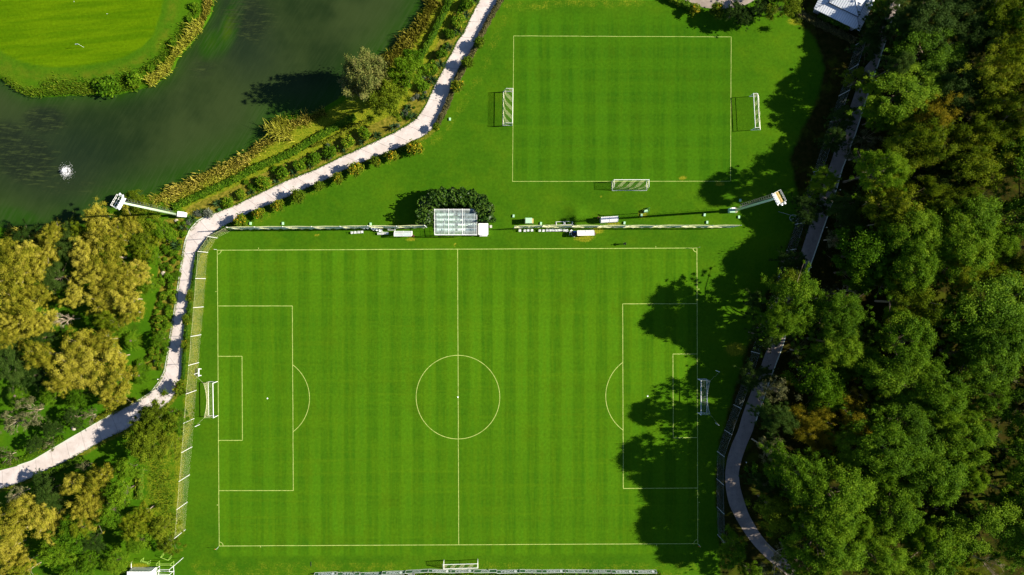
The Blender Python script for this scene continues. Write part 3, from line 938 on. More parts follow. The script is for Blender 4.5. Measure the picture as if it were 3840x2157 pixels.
weed = np.maximum.reduce([wblob(90, 590, 9, 7, -.4), wblob(160, 450, 6, 4), wblob(760, 260, 4.6, 3.8) * .62, wblob(930, 60, 7, 8, .5) * .8, wblob(250, 690, 12, 4) * .6, wblob(20, 520, 6, 5)])
weed = weed * .9
dkw = np.maximum.reduce([wblob(200, 600, 17, 9, -.2), wblob(900, 120, 7, 13, .5), wblob(330, 760, 12, 4, -.3) * .8])
litw = np.maximum.reduce([wblob(860, 90, 2.2, 7, -.35), wblob(790, 160, 3, 4, -.6) * .8, wblob(1000, 560, 14, 4.5, .45), wblob(80, 820, 9, 2.5, -.3) * .7])
shal = np.clip(np.maximum(shal, litw), 0, 1)
M_water = bpy.data.materials.new('lake_water')
nt, n, l, b = nodes_of(M_water)
geo = node('ShaderNodeNewGeometry')
wa = node('ShaderNodeAttribute', attribute_name='zone_a')
ws = node('ShaderNodeSeparateColor')
l.new(wa.outputs['Color'], ws.inputs[0])
mw = node('ShaderNodeMapping')
mw.inputs['Rotation'].default_value = (0, 0, math.radians(-58))
l.new(geo.outputs['Position'], mw.inputs['Vector'])
mw2 = node('ShaderNodeMapping')
mw2.inputs['Scale'].default_value = (.25, 2.6, 1)
l.new(mw.outputs[0], mw2.inputs['Vector'])
rip = noise(1.0, 4, .6, mw2.outputs[0])
mw3 = node('ShaderNodeMapping')
mw3.inputs['Rotation'].default_value = (0, 0, math.radians(35))
mw3.inputs['Scale'].default_value = (.35, 2.2, 1)
l.new(geo.outputs['Position'], mw3.inputs['Vector'])
wst = noise(1.0, 6, .75, mw3.outputs[0])
deep = mixc(maprange(noise(.045, 4, .6), .36, .62, 0, 1), (.0100, .0205, .0052), (.0250, .0400, .0105))
deep = mixc(math2('MULTIPLY', ws.outputs[2], .75), deep, (.0085, .0165, .0085))
c_ = mixc(maprange(ws.outputs[0], .05, .75, 0, 1), deep, (.013, .044, .0024))
c_ = mixc(maprange(ws.outputs[0], .7, 1.0, 0, .6), c_, (.040, .072, .0020))
wmask = maprange(math2('ADD', ws.outputs[1], math2('MULTIPLY', math2('ADD', wst, -.5), 1.1)), .35, .75, 0, .85)
c_ = mixc(wmask, c_, mixc(maprange(wst, .48, .66, 0, 1), (.008, .013, .007), (.033, .048, .013)))
c_ = mixc(math2('MULTIPLY', maprange(rip, .4, .7, 0, 1), maprange(ws.outputs[0], .1, .6, .10, .34)), c_, (.040, .060, .020))  # ripple crests lightened in the colour, as if catching light
l.new(c_, b.inputs['Base Color'])
b.inputs['Roughness'].default_value = .3
b.inputs['Specular IOR Level'].default_value = .1
bp = node('ShaderNodeBump')
bp.inputs['Strength'].default_value = .12
bp.inputs['Distance'].default_value = .05
l.new(rip, bp.inputs['Height'])
l.new(bp.outputs['Normal'], b.inputs['Normal'])
ny_, nx_ = wx.shape
ii = np.arange(ny_ * nx_).reshape(ny_, nx_)
quads = np.stack([ii[:-1, :-1], ii[:-1, 1:], ii[1:, 1:], ii[1:, :-1]], -1).reshape(-1, 4)
quads = quads[keep[quads].any(1)]
wm_ = npmesh('lake_water', np.c_[WP, np.full(len(WP), -.40)], quads, None, M_water)
a = wm_.attributes.new('zone_a', 'FLOAT_COLOR', 'POINT')
a.data.foreach_set('color', np.stack((shal, weed, dkw, shal * 0 + 1), -1).astype(np.float32).ravel())
prop(link('lake_water', wm_), kind='structure')


# ------------------------------------------------------------------ paths
def concrete(name, c0, c1, dirt):
    global n, l, nt, geo
    m = bpy.data.materials.new(name)
    nt, n, l, b = nodes_of(m)
    geo = node('ShaderNodeNewGeometry')
    c = mixc(maprange(noise(.35, 6, .65), .3, .7, 0, 1), c0, c1)
    c = mixc(maprange(noise(.9, 7, .8), .48, .70, 0, .6), c, dirt)
    c = mixc(maprange(noise(5, 5, .8), .56, .70, 0, .55), c, dirt)
    l.new(c, b.inputs['Base Color'])
    b.inputs['Roughness'].default_value = .9
    b.inputs['Specular IOR Level'].default_value = .1
    return m


M['path'] = concrete('pale_concrete', (.45, .39, .355), (.56, .50, .465), (.33, .275, .24))
M['rpath'] = concrete('worn_paving', (.22, .18, .15), (.31, .255, .215), (.13, .11, .09))
M['kerb'] = mat('kerb_concrete', (.52, .55, .44), .9, .1, .1, 2)


def strip(name, L, R_, m, z, n_=220):
    a, c = resample(L, n_), resample(R_, n_)
    mb = MB()
    v = []
    for p, q in zip(a, c):
        v += [W(p[0], p[1]) + Vector((0, 0, z)), W(q[0], q[1]) + Vector((0, 0, z))]
    mb.add(v, [(2 * i, 2 * i + 1, 2 * i + 3, 2 * i + 2) for i in range(n_ - 1)])
    o = mb.build(name, m)
    return prop(o, kind='structure')


strip('white_path', path_l, path_r, M['path'], .012)
strip('wood_path', rpath_l, rpath_r, M['rpath'], .012)
yl = poly(2, 0, [(1600, -60), (1700, 0), (1750, 30), (1860, 62), (1960, 82), (2130, 88), (2290, 72), (2400, 25), (2520, -60)])
yu = poly(2, 0, [(1560, -400), (1700, -400), (1800, -400), (1900, -400), (2000, -400), (2150, -400), (2300, -400), (2450, -400), (2560, -400)])
strip('paved_yard', yl, yu, M['rpath'], .016, 60)


def kerb(pl, side, name):
    q = resample(pl, 200)
    w = [W(*p) for p in q]
    mb = MB()
    v = []
    for i, p in enumerate(w):
        d = (w[min(i + 1, len(w) - 1)] - w[max(i - 1, 0)]).normalized()
        nn = Vector((-d.y, d.x, 0)) * side
        v += [p + nn * .02, p + nn * .02 + Vector((0, 0, .11)), p + nn * .20 + Vector((0, 0, .11)), p + nn * .20]
    f = []
    for i in range(len(w) - 1):
        for k in range(3):
            f.append((4 * i + k, 4 * i + k + 1, 4 * i + 4 + k + 1, 4 * i + 4 + k))
    mb.add(v, f)
    return prop(mb.build(name, M['kerb']), kind='structure')


ja, jb = resample(path_l, 220), resample(path_r, 220)
jm = MB()
for i in range(6, 214, 5):
    a, b_ = W(*ja[i]), W(*jb[i])
    d = (b_ - a).normalized()
    e = Vector((-d.y, d.x, 0)) * .035
    zz = Vector((0, 0, .017))
    jm.quad(a + d * .1 - e + zz, b_ - d * .1 - e + zz, b_ - d * .1 + e + zz, a + d * .1 + e + zz)
M['joint'] = mat('path_joint', (.26, .225, .20), .9, .1, .2, 2)
prop(jm.build('path_joints', M['joint']), kind='structure')
kerb(path_l[21:44], -1, 'path_kerb')
kerb(rpath_r[:26], 1, 'wood_path_kerb')


# ------------------------------------------------------------------ pitch markings
def linemat():
    global n, l, nt, geo
    m = bpy.data.materials.new('line_paint')
    nt, n, l, b = nodes_of(m)
    geo = node('ShaderNodeNewGeometry')
    c = mixc(maprange(noise(1.3, 7, .85), .38, .68, 0, .9), (.42, .47, .12), (.15, .24, .02))
    l.new(c, b.inputs['Base Color'])
    b.inputs['Roughness'].default_value = .9
    return m


M['line'] = linemat()


def lines(name, segs, w=.125, z=.014):
    mb = MB()
    for k_, pl in enumerate(segs):
        p = [W(*q) for q in pl]
        closed = (p[0] - p[-1]).length < .01 and len(p) > 3
        v = []
        for i, q in enumerate(p):
            if closed:
                d = p[(i + 1) % (len(p) - 1)] - p[(i - 1) % (len(p) - 1)]
            else:
                d = p[min(i + 1, len(p) - 1)] - p[max(i - 1, 0)]
            d.normalize()
            nn = Vector((-d.y, d.x, 0)) * w / 2
            zz = Vector((0, 0, z + .0006 * (k_ % 7)))
            v += [q + nn + zz, q - nn + zz]
        mb.add(v, [(2 * i, 2 * i + 1, 2 * i + 3, 2 * i + 2) for i in range(len(p) - 1)])
    return prop(mb.build(name, M['line']), kind='structure')


def arc(cx, cy, r, a0, a1, n_=48):
    return [(cx + r * math.cos(a0 + (a1 - a0) * i / n_), cy + r * math.sin(a0 + (a1 - a0) * i / n_)) for i in range(n_ + 1)]


def wob(a, b_, amp=.5, n_=24):
    out = []
    for i in range(n_ + 1):
        t = i / n_
        out.append((a[0] + (b_[0] - a[0]) * t + random.gauss(0, amp) * .3, a[1] + (b_[1] - a[1]) * t + random.gauss(0, amp) * .3))
    out[0], out[-1] = a, b_
    return out


TL, TR, BR, BL = (814.9, 938.7), (2613.5, 930.4), (2616.8, 2038.8), (822, 2047.8)
aa = math.acos((1098.9 - 1003.3) / 157.5)
ab = math.acos((2429 - 2335.8) / 157.5)
lines('pitch_markings', [wob(TL, TR), wob(TR, BR), wob(BR, BL), wob(BL, TL), wob((1716, 933.8), (1720.4, 2044.4)), arc(1717.4, 1489.5, 156.8, 0, 2 * PI, 96),
                         wob((815.6, 1147.6), (1096.2, 1147.6)), wob((1096.2, 1147.6), (1100, 1839.8)), wob((1100, 1839.8), (820, 1840.2)),
                         wob((816.7, 1336.4), (907.8, 1336.4)), wob((907.8, 1336.4), (909.3, 1651.7)), wob((909.3, 1651.7), (818, 1651.7)),
                         arc(1003.3, 1494.3, 157.5, -aa, aa), arc(2429, 1485.8, 157.5, PI - ab, PI + ab),
                         wob((2615.4, 1139), (2335, 1139.7)), wob((2335, 1139.7), (2337.3, 1832)), wob((2337.3, 1832), (2616.5, 1830.5)),
                         wob((2616, 1327.8), (2523.6, 1327.8)), wob((2523.6, 1327.8), (2524.7, 1642.4)), wob((2524.7, 1642.4), (2616.5, 1640.9)),
                         arc(*TL, 15, 0, PI / 2, 8), arc(*TR, 15, PI / 2, PI, 8), arc(*BR, 15, PI, 1.5 * PI, 8), arc(*BL, 15, 1.5 * PI, 2 * PI, 8),
                         [N(2, 1, 1445, 1028), N(2, 1, 1445, 1041)], [N(1, 1, 25, 1043), N(1, 1, 25, 1056)], [N(0, 2, 2163, 37), N(0, 2, 2176, 37)], [N(0, 3, 2178, 742), N(0, 3, 2192, 742)],
                         [N(1, 3, 45, 1156), N(1, 3, 45, 1168)], [N(2, 3, 1452, 1138), N(2, 3, 1452, 1154)], [N(2, 3, 1874, 716), N(2, 3, 1888, 716)], [N(2, 2, 1868, 12), N(2, 2, 1884, 12)]])
for c_, nm in (((1003.3, 1494.3), 'penalty_spot'), ((1717.4, 1489.5), 'centre_spot'), ((2429, 1485.8), 'penalty_spot')):
    mb = MB()
    p = W(*c_)
    mb.add([(p.x + .16 * math.cos(t * PI / 6), p.y + .16 * math.sin(t * PI / 6), .02) for t in range(12)], [tuple(range(12))])
    prop(mb.build(nm, M['letters']), kind='structure')
lines('small_field_markings', [wob((1926.3, 135), (2742, 138.5), 1), wob((2742, 138.5), (2739.3, 680)), wob((2739.3, 680), (1921.9, 680.7)), wob((1921.9, 680.7), (1926.3, 135))], .09)


# ------------------------------------------------------------------ vegetation strips
def hedge(name, label, pl, width, height, m, leaf=.14, dens=34, seed=1, base=None, cat='hedge', group=None):
    """clipped hedge along a photo polyline: leafy shell over a solid core"""
    rng = np.random.default_rng(seed)
    q = resample(pl, max(8, len(pl) * 6))
    w = np.array([W(*p, 0)[:2] for p in q])
    d = np.gradient(w, axis=0)
    d = d / np.linalg.norm(d, axis=1, keepdims=True)
    nn = np.c_[-d[:, 1], d[:, 0]]
    seg = np.linalg.norm(np.diff(w, axis=0), axis=1)
    L = seg.sum()
    cs = np.r_[0, np.cumsum(seg)]
    cnt_ = int(L * (width + 2 * height) * dens)
    t = rng.uniform(0, L, cnt_)
    u = rng.uniform(-(width / 2 + height), width / 2 + height, cnt_)
    top = np.abs(u) < width / 2
    off = np.where(top, u, np.sign(u) * width / 2)
    lump = 1 + .16 * np.sin(t * 2.1 + seed) * np.sin(t * .9 + 2 * seed) + .1 * np.sin(t * 5.3 + off * 3)
    z = np.where(top, height, height - (np.abs(u) - width / 2)) * lump
    off = off * (1 + .18 * np.sin(t * 3.1 + seed * 2 + np.sign(u)))
    px = np.interp(t, cs, w[:, 0]) + np.interp(t, cs, nn[:, 0]) * off
    py = np.interp(t, cs, w[:, 1]) + np.interp(t, cs, nn[:, 1]) * off
    p = np.c_[px, py, z] + rng.normal(0, .06, (cnt_, 3))
    p[:, 2] = np.maximum(p[:, 2], .03)
    nor = np.c_[np.interp(t, cs, nn[:, 0]) * np.sign(off) * (~top), np.interp(t, cs, nn[:, 1]) * np.sign(off) * (~top), top * 1.0 + .15]
    v, f = cards(p, nor, leaf, rng, .6)
    tint = np.repeat(np.clip(.5 + .22 * np.sin(t * 1.3 + seed) * np.sin(t * .37) + rng.normal(0, .17, cnt_), 0, 1), 4)
    # dark inner core, added to keep light from passing through the leaves
    cv, cf = [], []
    for i in range(len(w)):
        for sgn, zz in ((-1, 0), (-1, .88), (1, .88), (1, 0)):
            cv.append((w[i, 0] + nn[i, 0] * sgn * width * .43, w[i, 1] + nn[i, 1] * sgn * width * .43, zz * height))
    for i in range(len(w) - 1):
        for k in range(3):
            cf.append((4 * i + k, 4 * i + k + 1, 4 * i + 5 + k, 4 * i + 4 + k))
    cf += [(0, 1, 2, 3), (4 * len(w) - 4, 4 * len(w) - 3, 4 * len(w) - 2, 4 * len(w) - 1)]
    o0 = len(v)
    v = np.r_[v, np.array(cv)]
    f = np.r_[f, np.array(cf) + o0]
    tint = np.r_[tint, np.full(len(cv), .1)]
    o = link(name, npmesh(name, v, f, tint, m))
    return prop(o, label, cat, group)


hedge('hedge', 'narrow bright green hedge along the upper lake bank', hedge1, 1.2, .9, M['hedge'], seed=2)
hedge('hedge', 'short hedge piece beside the round yellow-green bank tree', hedge1b, .9, .8, M['olivehedge'], seed=3)
hedge('hedge', 'thin olive hedge below the round bank tree', hedge2, .55, .6, M['olivehedge'], seed=4)
hedge('hedge', 'long green hedge along the lower lake bank towards the mast', hedge3, 1.4, .8, M['hedge'], seed=5)
hedge('hedge', 'clipped brownish hedge along the right side of the upper path', poly(1, 0, [(2475, -20), (2350, 190), (2245, 395), (2165, 560), (2075, 715), (1985, 890), (1915, 1080), (1815, 1270)]), 1.0, .85, M['brownhedge'], .13, 40, 6)
hedge('hedge', 'low dark hedge between the orange-dotted trees and the lower path', poly(1, 1, [(1510, 50), (1300, 125), (1130, 195), (960, 265), (760, 370), (560, 455), (330, 555), (150, 630), (0, 690)]) + poly(0, 1, [(2460, 735), (2350, 790)]), .75, .5, M['hedge'], .13, 34, 7)
hedge('hedge', 'low ragged hedge between the net and the left bend of the path', poly(0, 1, [(2330, 800), (2200, 885), (2105, 950), (2000, 1095), (1965, 1250), (1945, 1420)]) + poly(0, 2, [(1930, 60), (1895, 280), (1870, 480), (1855, 700), (1843, 920)]), .7, .6, M['hedge'], .13, 30, 8)
hedge('hedge', 'tall glossy dark hedge wrapped around the small grandstand', poly(1, 1, [(1715, 830), (1712, 700), (1725, 620), (1800, 560), (1900, 545), (2020, 545), (2140, 555), (2240, 590), (2305, 660), (2315, 730), (2315, 790)]), 3.3, 3.9, M['magnolia'], .22, 22, 9)
hedge('hedge', 'rounded hedge along the lower edge of the paved yard', poly(2, 0, [(1500, -60), (1590, -10), (1680, 35), (1780, 75), (1860, 105)]), 1.3, 1.3, M['bush'], .15, 34, 10)
hedge('hedge', 'shaded green hedge under the eave of the white-roofed building', poly(3, 0, [(500, 150), (650, 225), (800, 295)]), 1.4, 1.2, M['hedge'], .15, 30, 11)
hedge('hedge', 'long brown hedge below the white-roofed building', poly(3, 0, [(280, 130), (420, 205), (560, 275), (720, 350), (860, 420)]), 1.2, 1.0, M['brownhedge'], .14, 34, 12)
hedge('hedge', 'thin hedge above the path near the lower left bend', poly(0, 2, [(1370, 1115), (1250, 1180), (1100, 1255), (960, 1330)]), .9, .7, M['olivehedge'], .14, 30, 13)
hedge('hedge', 'flowering border above the path in the lower left corner', poly(0, 3, [(640, 60), (480, 150), (340, 235), (200, 300), (0, 345)]), 1.2, .5, M['bush'], .13, 30, 14)
hedge('hedge', 'shrub border below the path in the lower left corner', poly(0, 3, [(850, 260), (700, 320), (560, 385), (400, 450)]), 1.1, .7, M['hedge'], .14, 30, 15)
hedge('hedge', 'ragged green hedge strip in the dry patch left of the net', poly(0, 3, [(1420, 360), (1410, 520), (1400, 680)]), 1.6, .5, M['rough'], .14, 26, 16)


def blades(name, pl, width, hgt, count, m, seed, lean=.35, bw=.05, off=0.0, zb=-.35):
    """upright reed or grass blades in a band along a photo polyline; one mass"""
    rng = np.random.default_rng(seed)
    q = resample(pl, max(10, len(pl) * 5))
    w = np.array([W(*p)[:2] for p in q])
    d = np.gradient(w, axis=0)
    d = d / np.linalg.norm(d, axis=1, keepdims=True)
    nn = np.c_[-d[:, 1], d[:, 0]]
    cs = np.r_[0, np.cumsum(np.linalg.norm(np.diff(w, axis=0), axis=1))]
    t = rng.uniform(0, cs[-1], count)
    clump = .5 + .5 * np.sin(t * .8 + seed) * np.sin(t * .33 + 1)
    o_ = rng.normal(off, width / 2.4, count) * (.6 + .7 * clump)
    x = np.interp(t, cs, w[:, 0]) + np.interp(t, cs, nn[:, 0]) * o_
    y = np.interp(t, cs, w[:, 1]) + np.interp(t, cs, nn[:, 1]) * o_
    h_ = hgt * rng.uniform(.5, 1.2, count) * (.7 + .5 * clump)
    th = rng.uniform(0, 2 * PI, count)
    le = np.abs(rng.normal(0, lean, count)) * h_
    a = rng.uniform(0, 2 * PI, count)
    bwv = bw * rng.uniform(.7, 1.5, count)
    base = np.c_[x, y, np.full(count, zb)]
    s_ = np.c_[np.cos(a) * bwv, np.sin(a) * bwv, np.zeros(count)]
    top = base + np.c_[np.cos(th) * le, np.sin(th) * le, h_]
    mid = base + np.c_[np.cos(th) * le * .35, np.sin(th) * le * .35, h_ * .6]
    v = np.stack([base - s_, base + s_, mid + s_ * .9, mid - s_ * .9, top + s_ * .25, top - s_ * .25], 1).reshape(-1, 3)
    k = np.arange(count)[:, None] * 6
    f = np.concatenate([k + np.array([[0, 1, 2, 3]]), k + np.array([[3, 2, 4, 5]])])
    tint = np.repeat(np.clip(.3 + .4 * clump + rng.normal(0, .2, count), 0, 1), 6)
    o = link(name, npmesh(name, v, f, tint, m))
    return prop(o, kind='stuff')


blades('reeds', poly(1, 0, [(1800, 0), (1760, 80), (1700, 170), (1650, 280), (1560, 380), (1480, 460), (1400, 560), (1300, 640)]), 2.0, 1.2, 3300, M['reed'], 21, bw=.06, zb=-.2)
blades('reeds', poly(1, 0, [(700, 1120), (560, 1190), (430, 1230), (300, 1260), (240, 1330), (160, 1420)]) + poly(1, 1, [(40, 20)]) + poly(0, 1, [(2480, 160), (2300, 235), (2100, 315), (1960, 395), (1800, 460), (1640, 530), (1530, 590)]), 1.8, 1.1, 3900, M['reed'], 22, bw=.06, zb=-.2)
blades('reeds', poly(1, 0, [(320, 1230), (260, 1300), (230, 1370)]), 3.2, 2.2, 1800, M['yreed'], 23, .5, .06, zb=-.2)
blades('rough_grass', poly(0, 1, [(2500, 210), (2300, 290), (2100, 370), (1950, 440), (1800, 510), (1650, 590)]), 1.6, .45, 3500, M['yreed'], 24, .6, .06, zb=-.05)
blades('reeds', poly(0, 0, [(2015, 225), (1950, 330), (1868, 435), (1785, 515), (1728, 600), (1690, 690), (1590, 770), (1490, 826)]), 1.1, 1.3, 2600, M['yreed'], 25, .5, .06, zb=-.2)
for i_, pl_ in enumerate((path_l[:24], path_l[24:38], path_r[:22], path_r[22:])):
    blades('verge_grass', pl_, .3, .22, 2600, M['rough'], 60 + i_, .7, .05, zb=-.02)
blades('reeds', poly(0, 0, [(2108, -40), (2090, 90), (2040, 200), (2000, 260)]), .9, .9, 900, M['reed'], 26, .5, .06, zb=-.2)
blades('rough_grass', poly(0, 0, [(1400, 856), (1190, 910), (930, 916), (700, 922), (500, 936), (275, 926), (140, 858), (30, 780)]), 1.0, .5, 2000, M['rough'], 27, .6, .06, zb=-.1)
blades('rough_grass', poly(0, 0, [(1960, 60), (1900, 230), (1800, 370), (1680, 520), (1530, 660), (1330, 780), (1050, 840), (800, 860), (400, 860)]), 1.8, .45, 3800, M['rough'], 28, .6, .06, zb=-.05)
blades('rough_grass', poly(1, 3, [(600, 1447), (1000, 1450), (1500, 1445), (2000, 1440), (2572, 1440)]) + poly(2, 3, [(700, 1440), (1500, 1440)]), .9, .4, 2600, M['rough'], 29, .6, .06, zb=-.02)
blades('rough_grass', poly(0, 3, [(1560, 300), (1600, 500), (1640, 700), (1720, 900)]), 3.6, .3, 1300, M['rough'], 30, .6, .06, zb=-.02)
blades('rough_grass', poly(0, 1, [(60, 900), (250, 950), (420, 980)]), 2.0, .9, 900, M['reed'], 31, .5, .06, zb=-.2)


# ------------------------------------------------------------------ shrubs
def bush_mesh(name, m, seed, r=1.0, lob=22, per=58, size=.12, flat=.8):
    rng = np.random.default_rng(seed)
    d = unit(rng.normal(0, 1, (lob, 3)))
    d[:, 2] = np.abs(d[:, 2])
    cen = d * r * rng.uniform(.35, .72, (lob, 1)) * np.array([1, 1, flat]) + np.array([0, 0, r * flat * .45])
    rad = rng.uniform(.22, .42, lob) * r
    return lobes_mesh(name, cen, rad, int(per * 1.6), size * .8, m, rng, tvar=.18, up=.55)


BUSH = [bush_mesh('bush', M['bush'], 40 + i) for i in range(3)]
GBUSH = [bush_mesh('low_shrub', M['green'], 50 + i, 1.0, 18, 52, .13, .7) for i in range(3)]
CIT = [bush_mesh('citrus_crown', M['citrus'], 60 + i, 1.0, 22, 58, .13) for i in range(3)]
SIL = bush_mesh('silver_shrub', M['silver'], 70, 1.0, 20, 50, .11, .6)


def yucca_mesh(seed, n_=46):
    rng = np.random.default_rng(seed)
    v, f, t = [], [], []
    for i in range(n_):
        th = rng.uniform(0, 2 * PI)
        el = rng.uniform(.05, 1.3)
        ln = rng.uniform(.75, 1.1)
        d = np.array([math.cos(th) * math.cos(el), math.sin(th) * math.cos(el), math.sin(el)])
        s_ = np.array([-math.sin(th), math.cos(th), 0]) * .055
        b0 = np.array([0, 0, .25])
        m_ = b0 + d * ln * .55
        e = b0 + d * ln + np.array([0, 0, -.18 * math.cos(el)])
        k = len(v)
        v += [b0 - s_ * .6, b0 + s_ * .6, m_ + s_, m_ - s_, e + s_ * .15, e - s_ * .15]
        f += [(k, k + 1, k + 2, k + 3), (k + 3, k + 2, k + 4, k + 5)]
        t += [rng.uniform(.1, .9)] * 6
    return npmesh('yucca', np.array(v), np.array(f), np.array(t), M['yucca'])


YUC = [yucca_mesh(80), yucca_mesh(81)]
prng = random.Random(5)


def plant(name, me, px, py, r_u, label, cat, group, hz=1.0, lift=0.0):
    o = link(name, me)
    p = W(px, py, .4)
    s_ = r_u * U
    o.location = (p.x, p.y, lift)
    o.scale = (s_ * prng.uniform(.82, 1.25), s_ * prng.uniform(.82, 1.2), s_ * hz * prng.uniform(.75, 1.2))
    o.rotation_euler = (0, 0, prng.uniform(0, 6.28))
    return prop(o, label, cat, group)


stem = MB().tube([(0, 0, -.1), (.03, 0, .8), (0, .03, 1.7)], [.07, .055, .05], 6).mesh('citrus_trunk', M['bark'], True)


def citrus(px, py, r_u, label):
    rr = r_u * U * 1.25
    p = W(px, py, 1.9)
    t = thing('citrus_tree', label, 'tree', (p.x, p.y, 0), prng.uniform(0, 6.28), 'small orange-dotted trees beside the white path')
    c = link('crown', CIT[prng.randrange(3)], t)
    c.scale = (rr, rr, rr * .95)
    c.location = (0, 0, 1.15)
    link('trunk', stem, t)
    return t


cit = [N(1, 0, *a) for a in ((2250, 430), (2120, 630), (2020, 860), (1815, 1275))] + [N(1, 1, *a) for a in ((1600, 40), (1370, 115), (1210, 175), (1005, 250), (825, 345), (630, 430), (420, 525), (220, 615), (30, 695))] + \
    [N(0, 1, 2420, 775)] + [N(0, 2, *a) for a in ((1912, 80), (1890, 320), (1870, 570), (1825, 1010))]
crs = [52, 56, 62, 38, 70, 55, 50, 66, 52, 50, 66, 52, 50, 62, 52, 58, 56, 72]
for i, ((px, py), r_) in enumerate(zip(cit, crs)):
    lab = '%s small orange-dotted tree down the field side of the white path' % (['first', 'second', 'third', 'fourth', 'fifth', 'sixth', 'seventh', 'eighth', 'ninth', 'tenth', 'eleventh', 'twelfth', 'thirteenth', 'fourteenth', 'fifteenth', 'sixteenth', 'seventeenth', 'last'][i])
    citrus(px, py, r_, lab)
for (x, y, r_), lab in zip(((1840, 90, 45), (2060, 110, 68)), ('small orange-dotted tree at the end of the yard hedge', 'larger orange-dotted tree below the paved yard')):
    citrus(*N(2, 0, x, y), r_, lab)
OR2 = ['first', 'second', 'third', 'fourth', 'fifth', 'sixth', 'seventh', 'eighth', 'ninth', 'tenth', 'eleventh', 'twelfth', 'thirteenth', 'fourteenth', 'fifteenth', 'sixteenth', 'seventeenth', 'eighteenth', 'nineteenth', 'twentieth', 'twenty-first', 'twenty-second', 'twenty-third', 'twenty-fourth']
bs = [N(1, 0, *a[:2]) + (a[2],) for a in ((2120, 60, 66), (2030, 220, 66), (1945, 350, 54), (1860, 550, 54), (1765, 700, 64), (1675, 865, 56), (1095, 1350, 64), (935, 1430, 62))] + \
    [N(1, 1, *a[:2]) + (a[2],) for a in ((745, 85, 62), (590, 148, 56), (435, 222, 54), (270, 298, 62), (88, 392, 66))] + [N(0, 1, *a[:2]) + (a[2],) for a in ((2430, 520, 50), (2290, 590, 58))]
for i, (px, py, r_) in enumerate(bs):
    plant('round_bush', BUSH[i % 3], px, py, r_ * 1.25, '%s round green bush down the lake side of the white path' % OR2[i], 'bush', 'round bushes along the lake side of the path')
ysr = [N(1, 0, *a[:2]) + (a[2],) for a in ((2200, 5, 44), (2110, 150, 50), (2025, 310, 56), (1940, 480, 52), (1850, 650, 54), (1770, 805, 56), (1690, 980, 46), (1530, 1085, 52), (1490, 1150, 44), (1582, 1172, 56), (1390, 1280, 54), (1220, 1360, 50), (1070, 1430, 46))] + \
    [N(1, 1, *a[:2]) + (a[2],) for a in ((890, 70, 40), (720, 142, 44), (560, 212, 44), (380, 288, 44), (200, 378, 36))] + \
    [N(0, 1, *a[:2]) + (a[2],) for a in ((2525, 490, 44), (2190, 600, 50), (2050, 680, 44), (1930, 752, 54), (1850, 840, 48), (1775, 1020, 66))]
for i, (px, py, r_) in enumerate(ysr):
    plant('yucca', YUC[i % 2], px, py, r_ * 1.2, '%s spiky yucca down the lake side of the white path' % OR2[i], 'yucca', 'yuccas along the lake side of the path')
# shrubs in beds: one seed point each
sp = []
for c, r, x0, x1, y0, y1, k in ((1, 0, 0, 0, 0, 0, 0),):
    pass
shr = random.Random(21)
bankpts = []
for seg0, seg1, cnt_ in ((0, 11, 40), (11, 19, 34)):
    for _ in range(cnt_):
        i = shr.uniform(seg0, seg1 - .01)
        a, b_ = path_l[int(i)], path_l[int(i) + 1]
        f_ = i - int(i)
        p = (a[0] + (b_[0] - a[0]) * f_, a[1] + (b_[1] - a[1]) * f_)
        d = Vector((b_[0] - a[0], b_[1] - a[1])).normalized()
        o_ = shr.uniform(14, 62)
        bankpts.append((p[0] + d.y * o_, p[1] - d.x * o_) if False else (p[0] - abs(d.y) * o_, p[1] - abs(d.x) * o_))
for i, (px, py) in enumerate(bankpts):
    sil = shr.random() < .12
    plant('low_shrub', SIL if sil else GBUSH[i % 3], px, py, shr.uniform(16, 34), 'low silver-leaved shrub in the bed between hedge and white path' if sil else 'low green shrub in the bed between hedge and white path',
          'shrub', 'silver shrubs of the lake-side bed' if sil else 'low shrubs of the lake-side bed')
for (x, y, r_), lab in zip(((2110, 695, 66), (1990, 700, 48), (1900, 785, 34)), ('largest silver shrub at the path corner below the mast', 'dark silver shrub left of the largest silver shrub', 'pale silver shrub nearest the bend of the path')):
    plant('silver_shrub', SIL, *N(0, 1, x, y), r_, lab, 'shrub', 'silver shrubs at the path corner', .8)
bedpts = []
lb = topoly(lbed_px)
tries = 0
while len(bedpts) < 100 and tries < 6000:
    tries += 1
    px, py = shr.uniform(520, 705), shr.uniform(830, 1395)
    w_ = W(px, py)
    if sdf(np.array([[w_.x, w_.y]]), lb)[0] < .35: continue
    edge = dline(np.array([[w_.x, w_.y]]), pl_w)[0]
    r_ = (shr.uniform(20, 46) if edge < 4.2 else shr.uniform(11, 24))
    if any(math.hypot(px - q[0], py - q[1]) < (r_ + q[2]) / 2.679 * .62 for q in bedpts): continue
    bedpts.append((px, py, r_))
for i, (px, py, r_) in enumerate(bedpts):
    plant('low_shrub', (GBUSH + BUSH)[i % 5], px, py, r_, 'rounded green shrub in the dry bed left of the net-side path', 'shrub', 'shrubs of the bed left of the path')
for (c, r, x, y, r_), lab in zip(((0, 0, 1090, 870, 110), (0, 0, 980, 840, 70), (0, 0, 1370, 790, 90), (0, 0, 1960, 60, 60), (0, 0, 1900, 190, 40), (0, 0, 1740, 430, 60), (0, 0, 1520, 690, 45)),
                                 ('largest dark bush on the golf island shore', 'smaller bush left of the largest island shore bush', 'green bush right of the largest island shore bush', 'green bush topmost on the island shore',
                                  'dark green bush beside the yellow reed tuft on the island', 'dark bush on the inner side of the island reeds', 'small bush at the lower end of the island reeds')):
    plant('shore_bush', GBUSH[1], *N(c, r, x, y), r_, lab, 'bush', 'bushes on the island shore', .8)


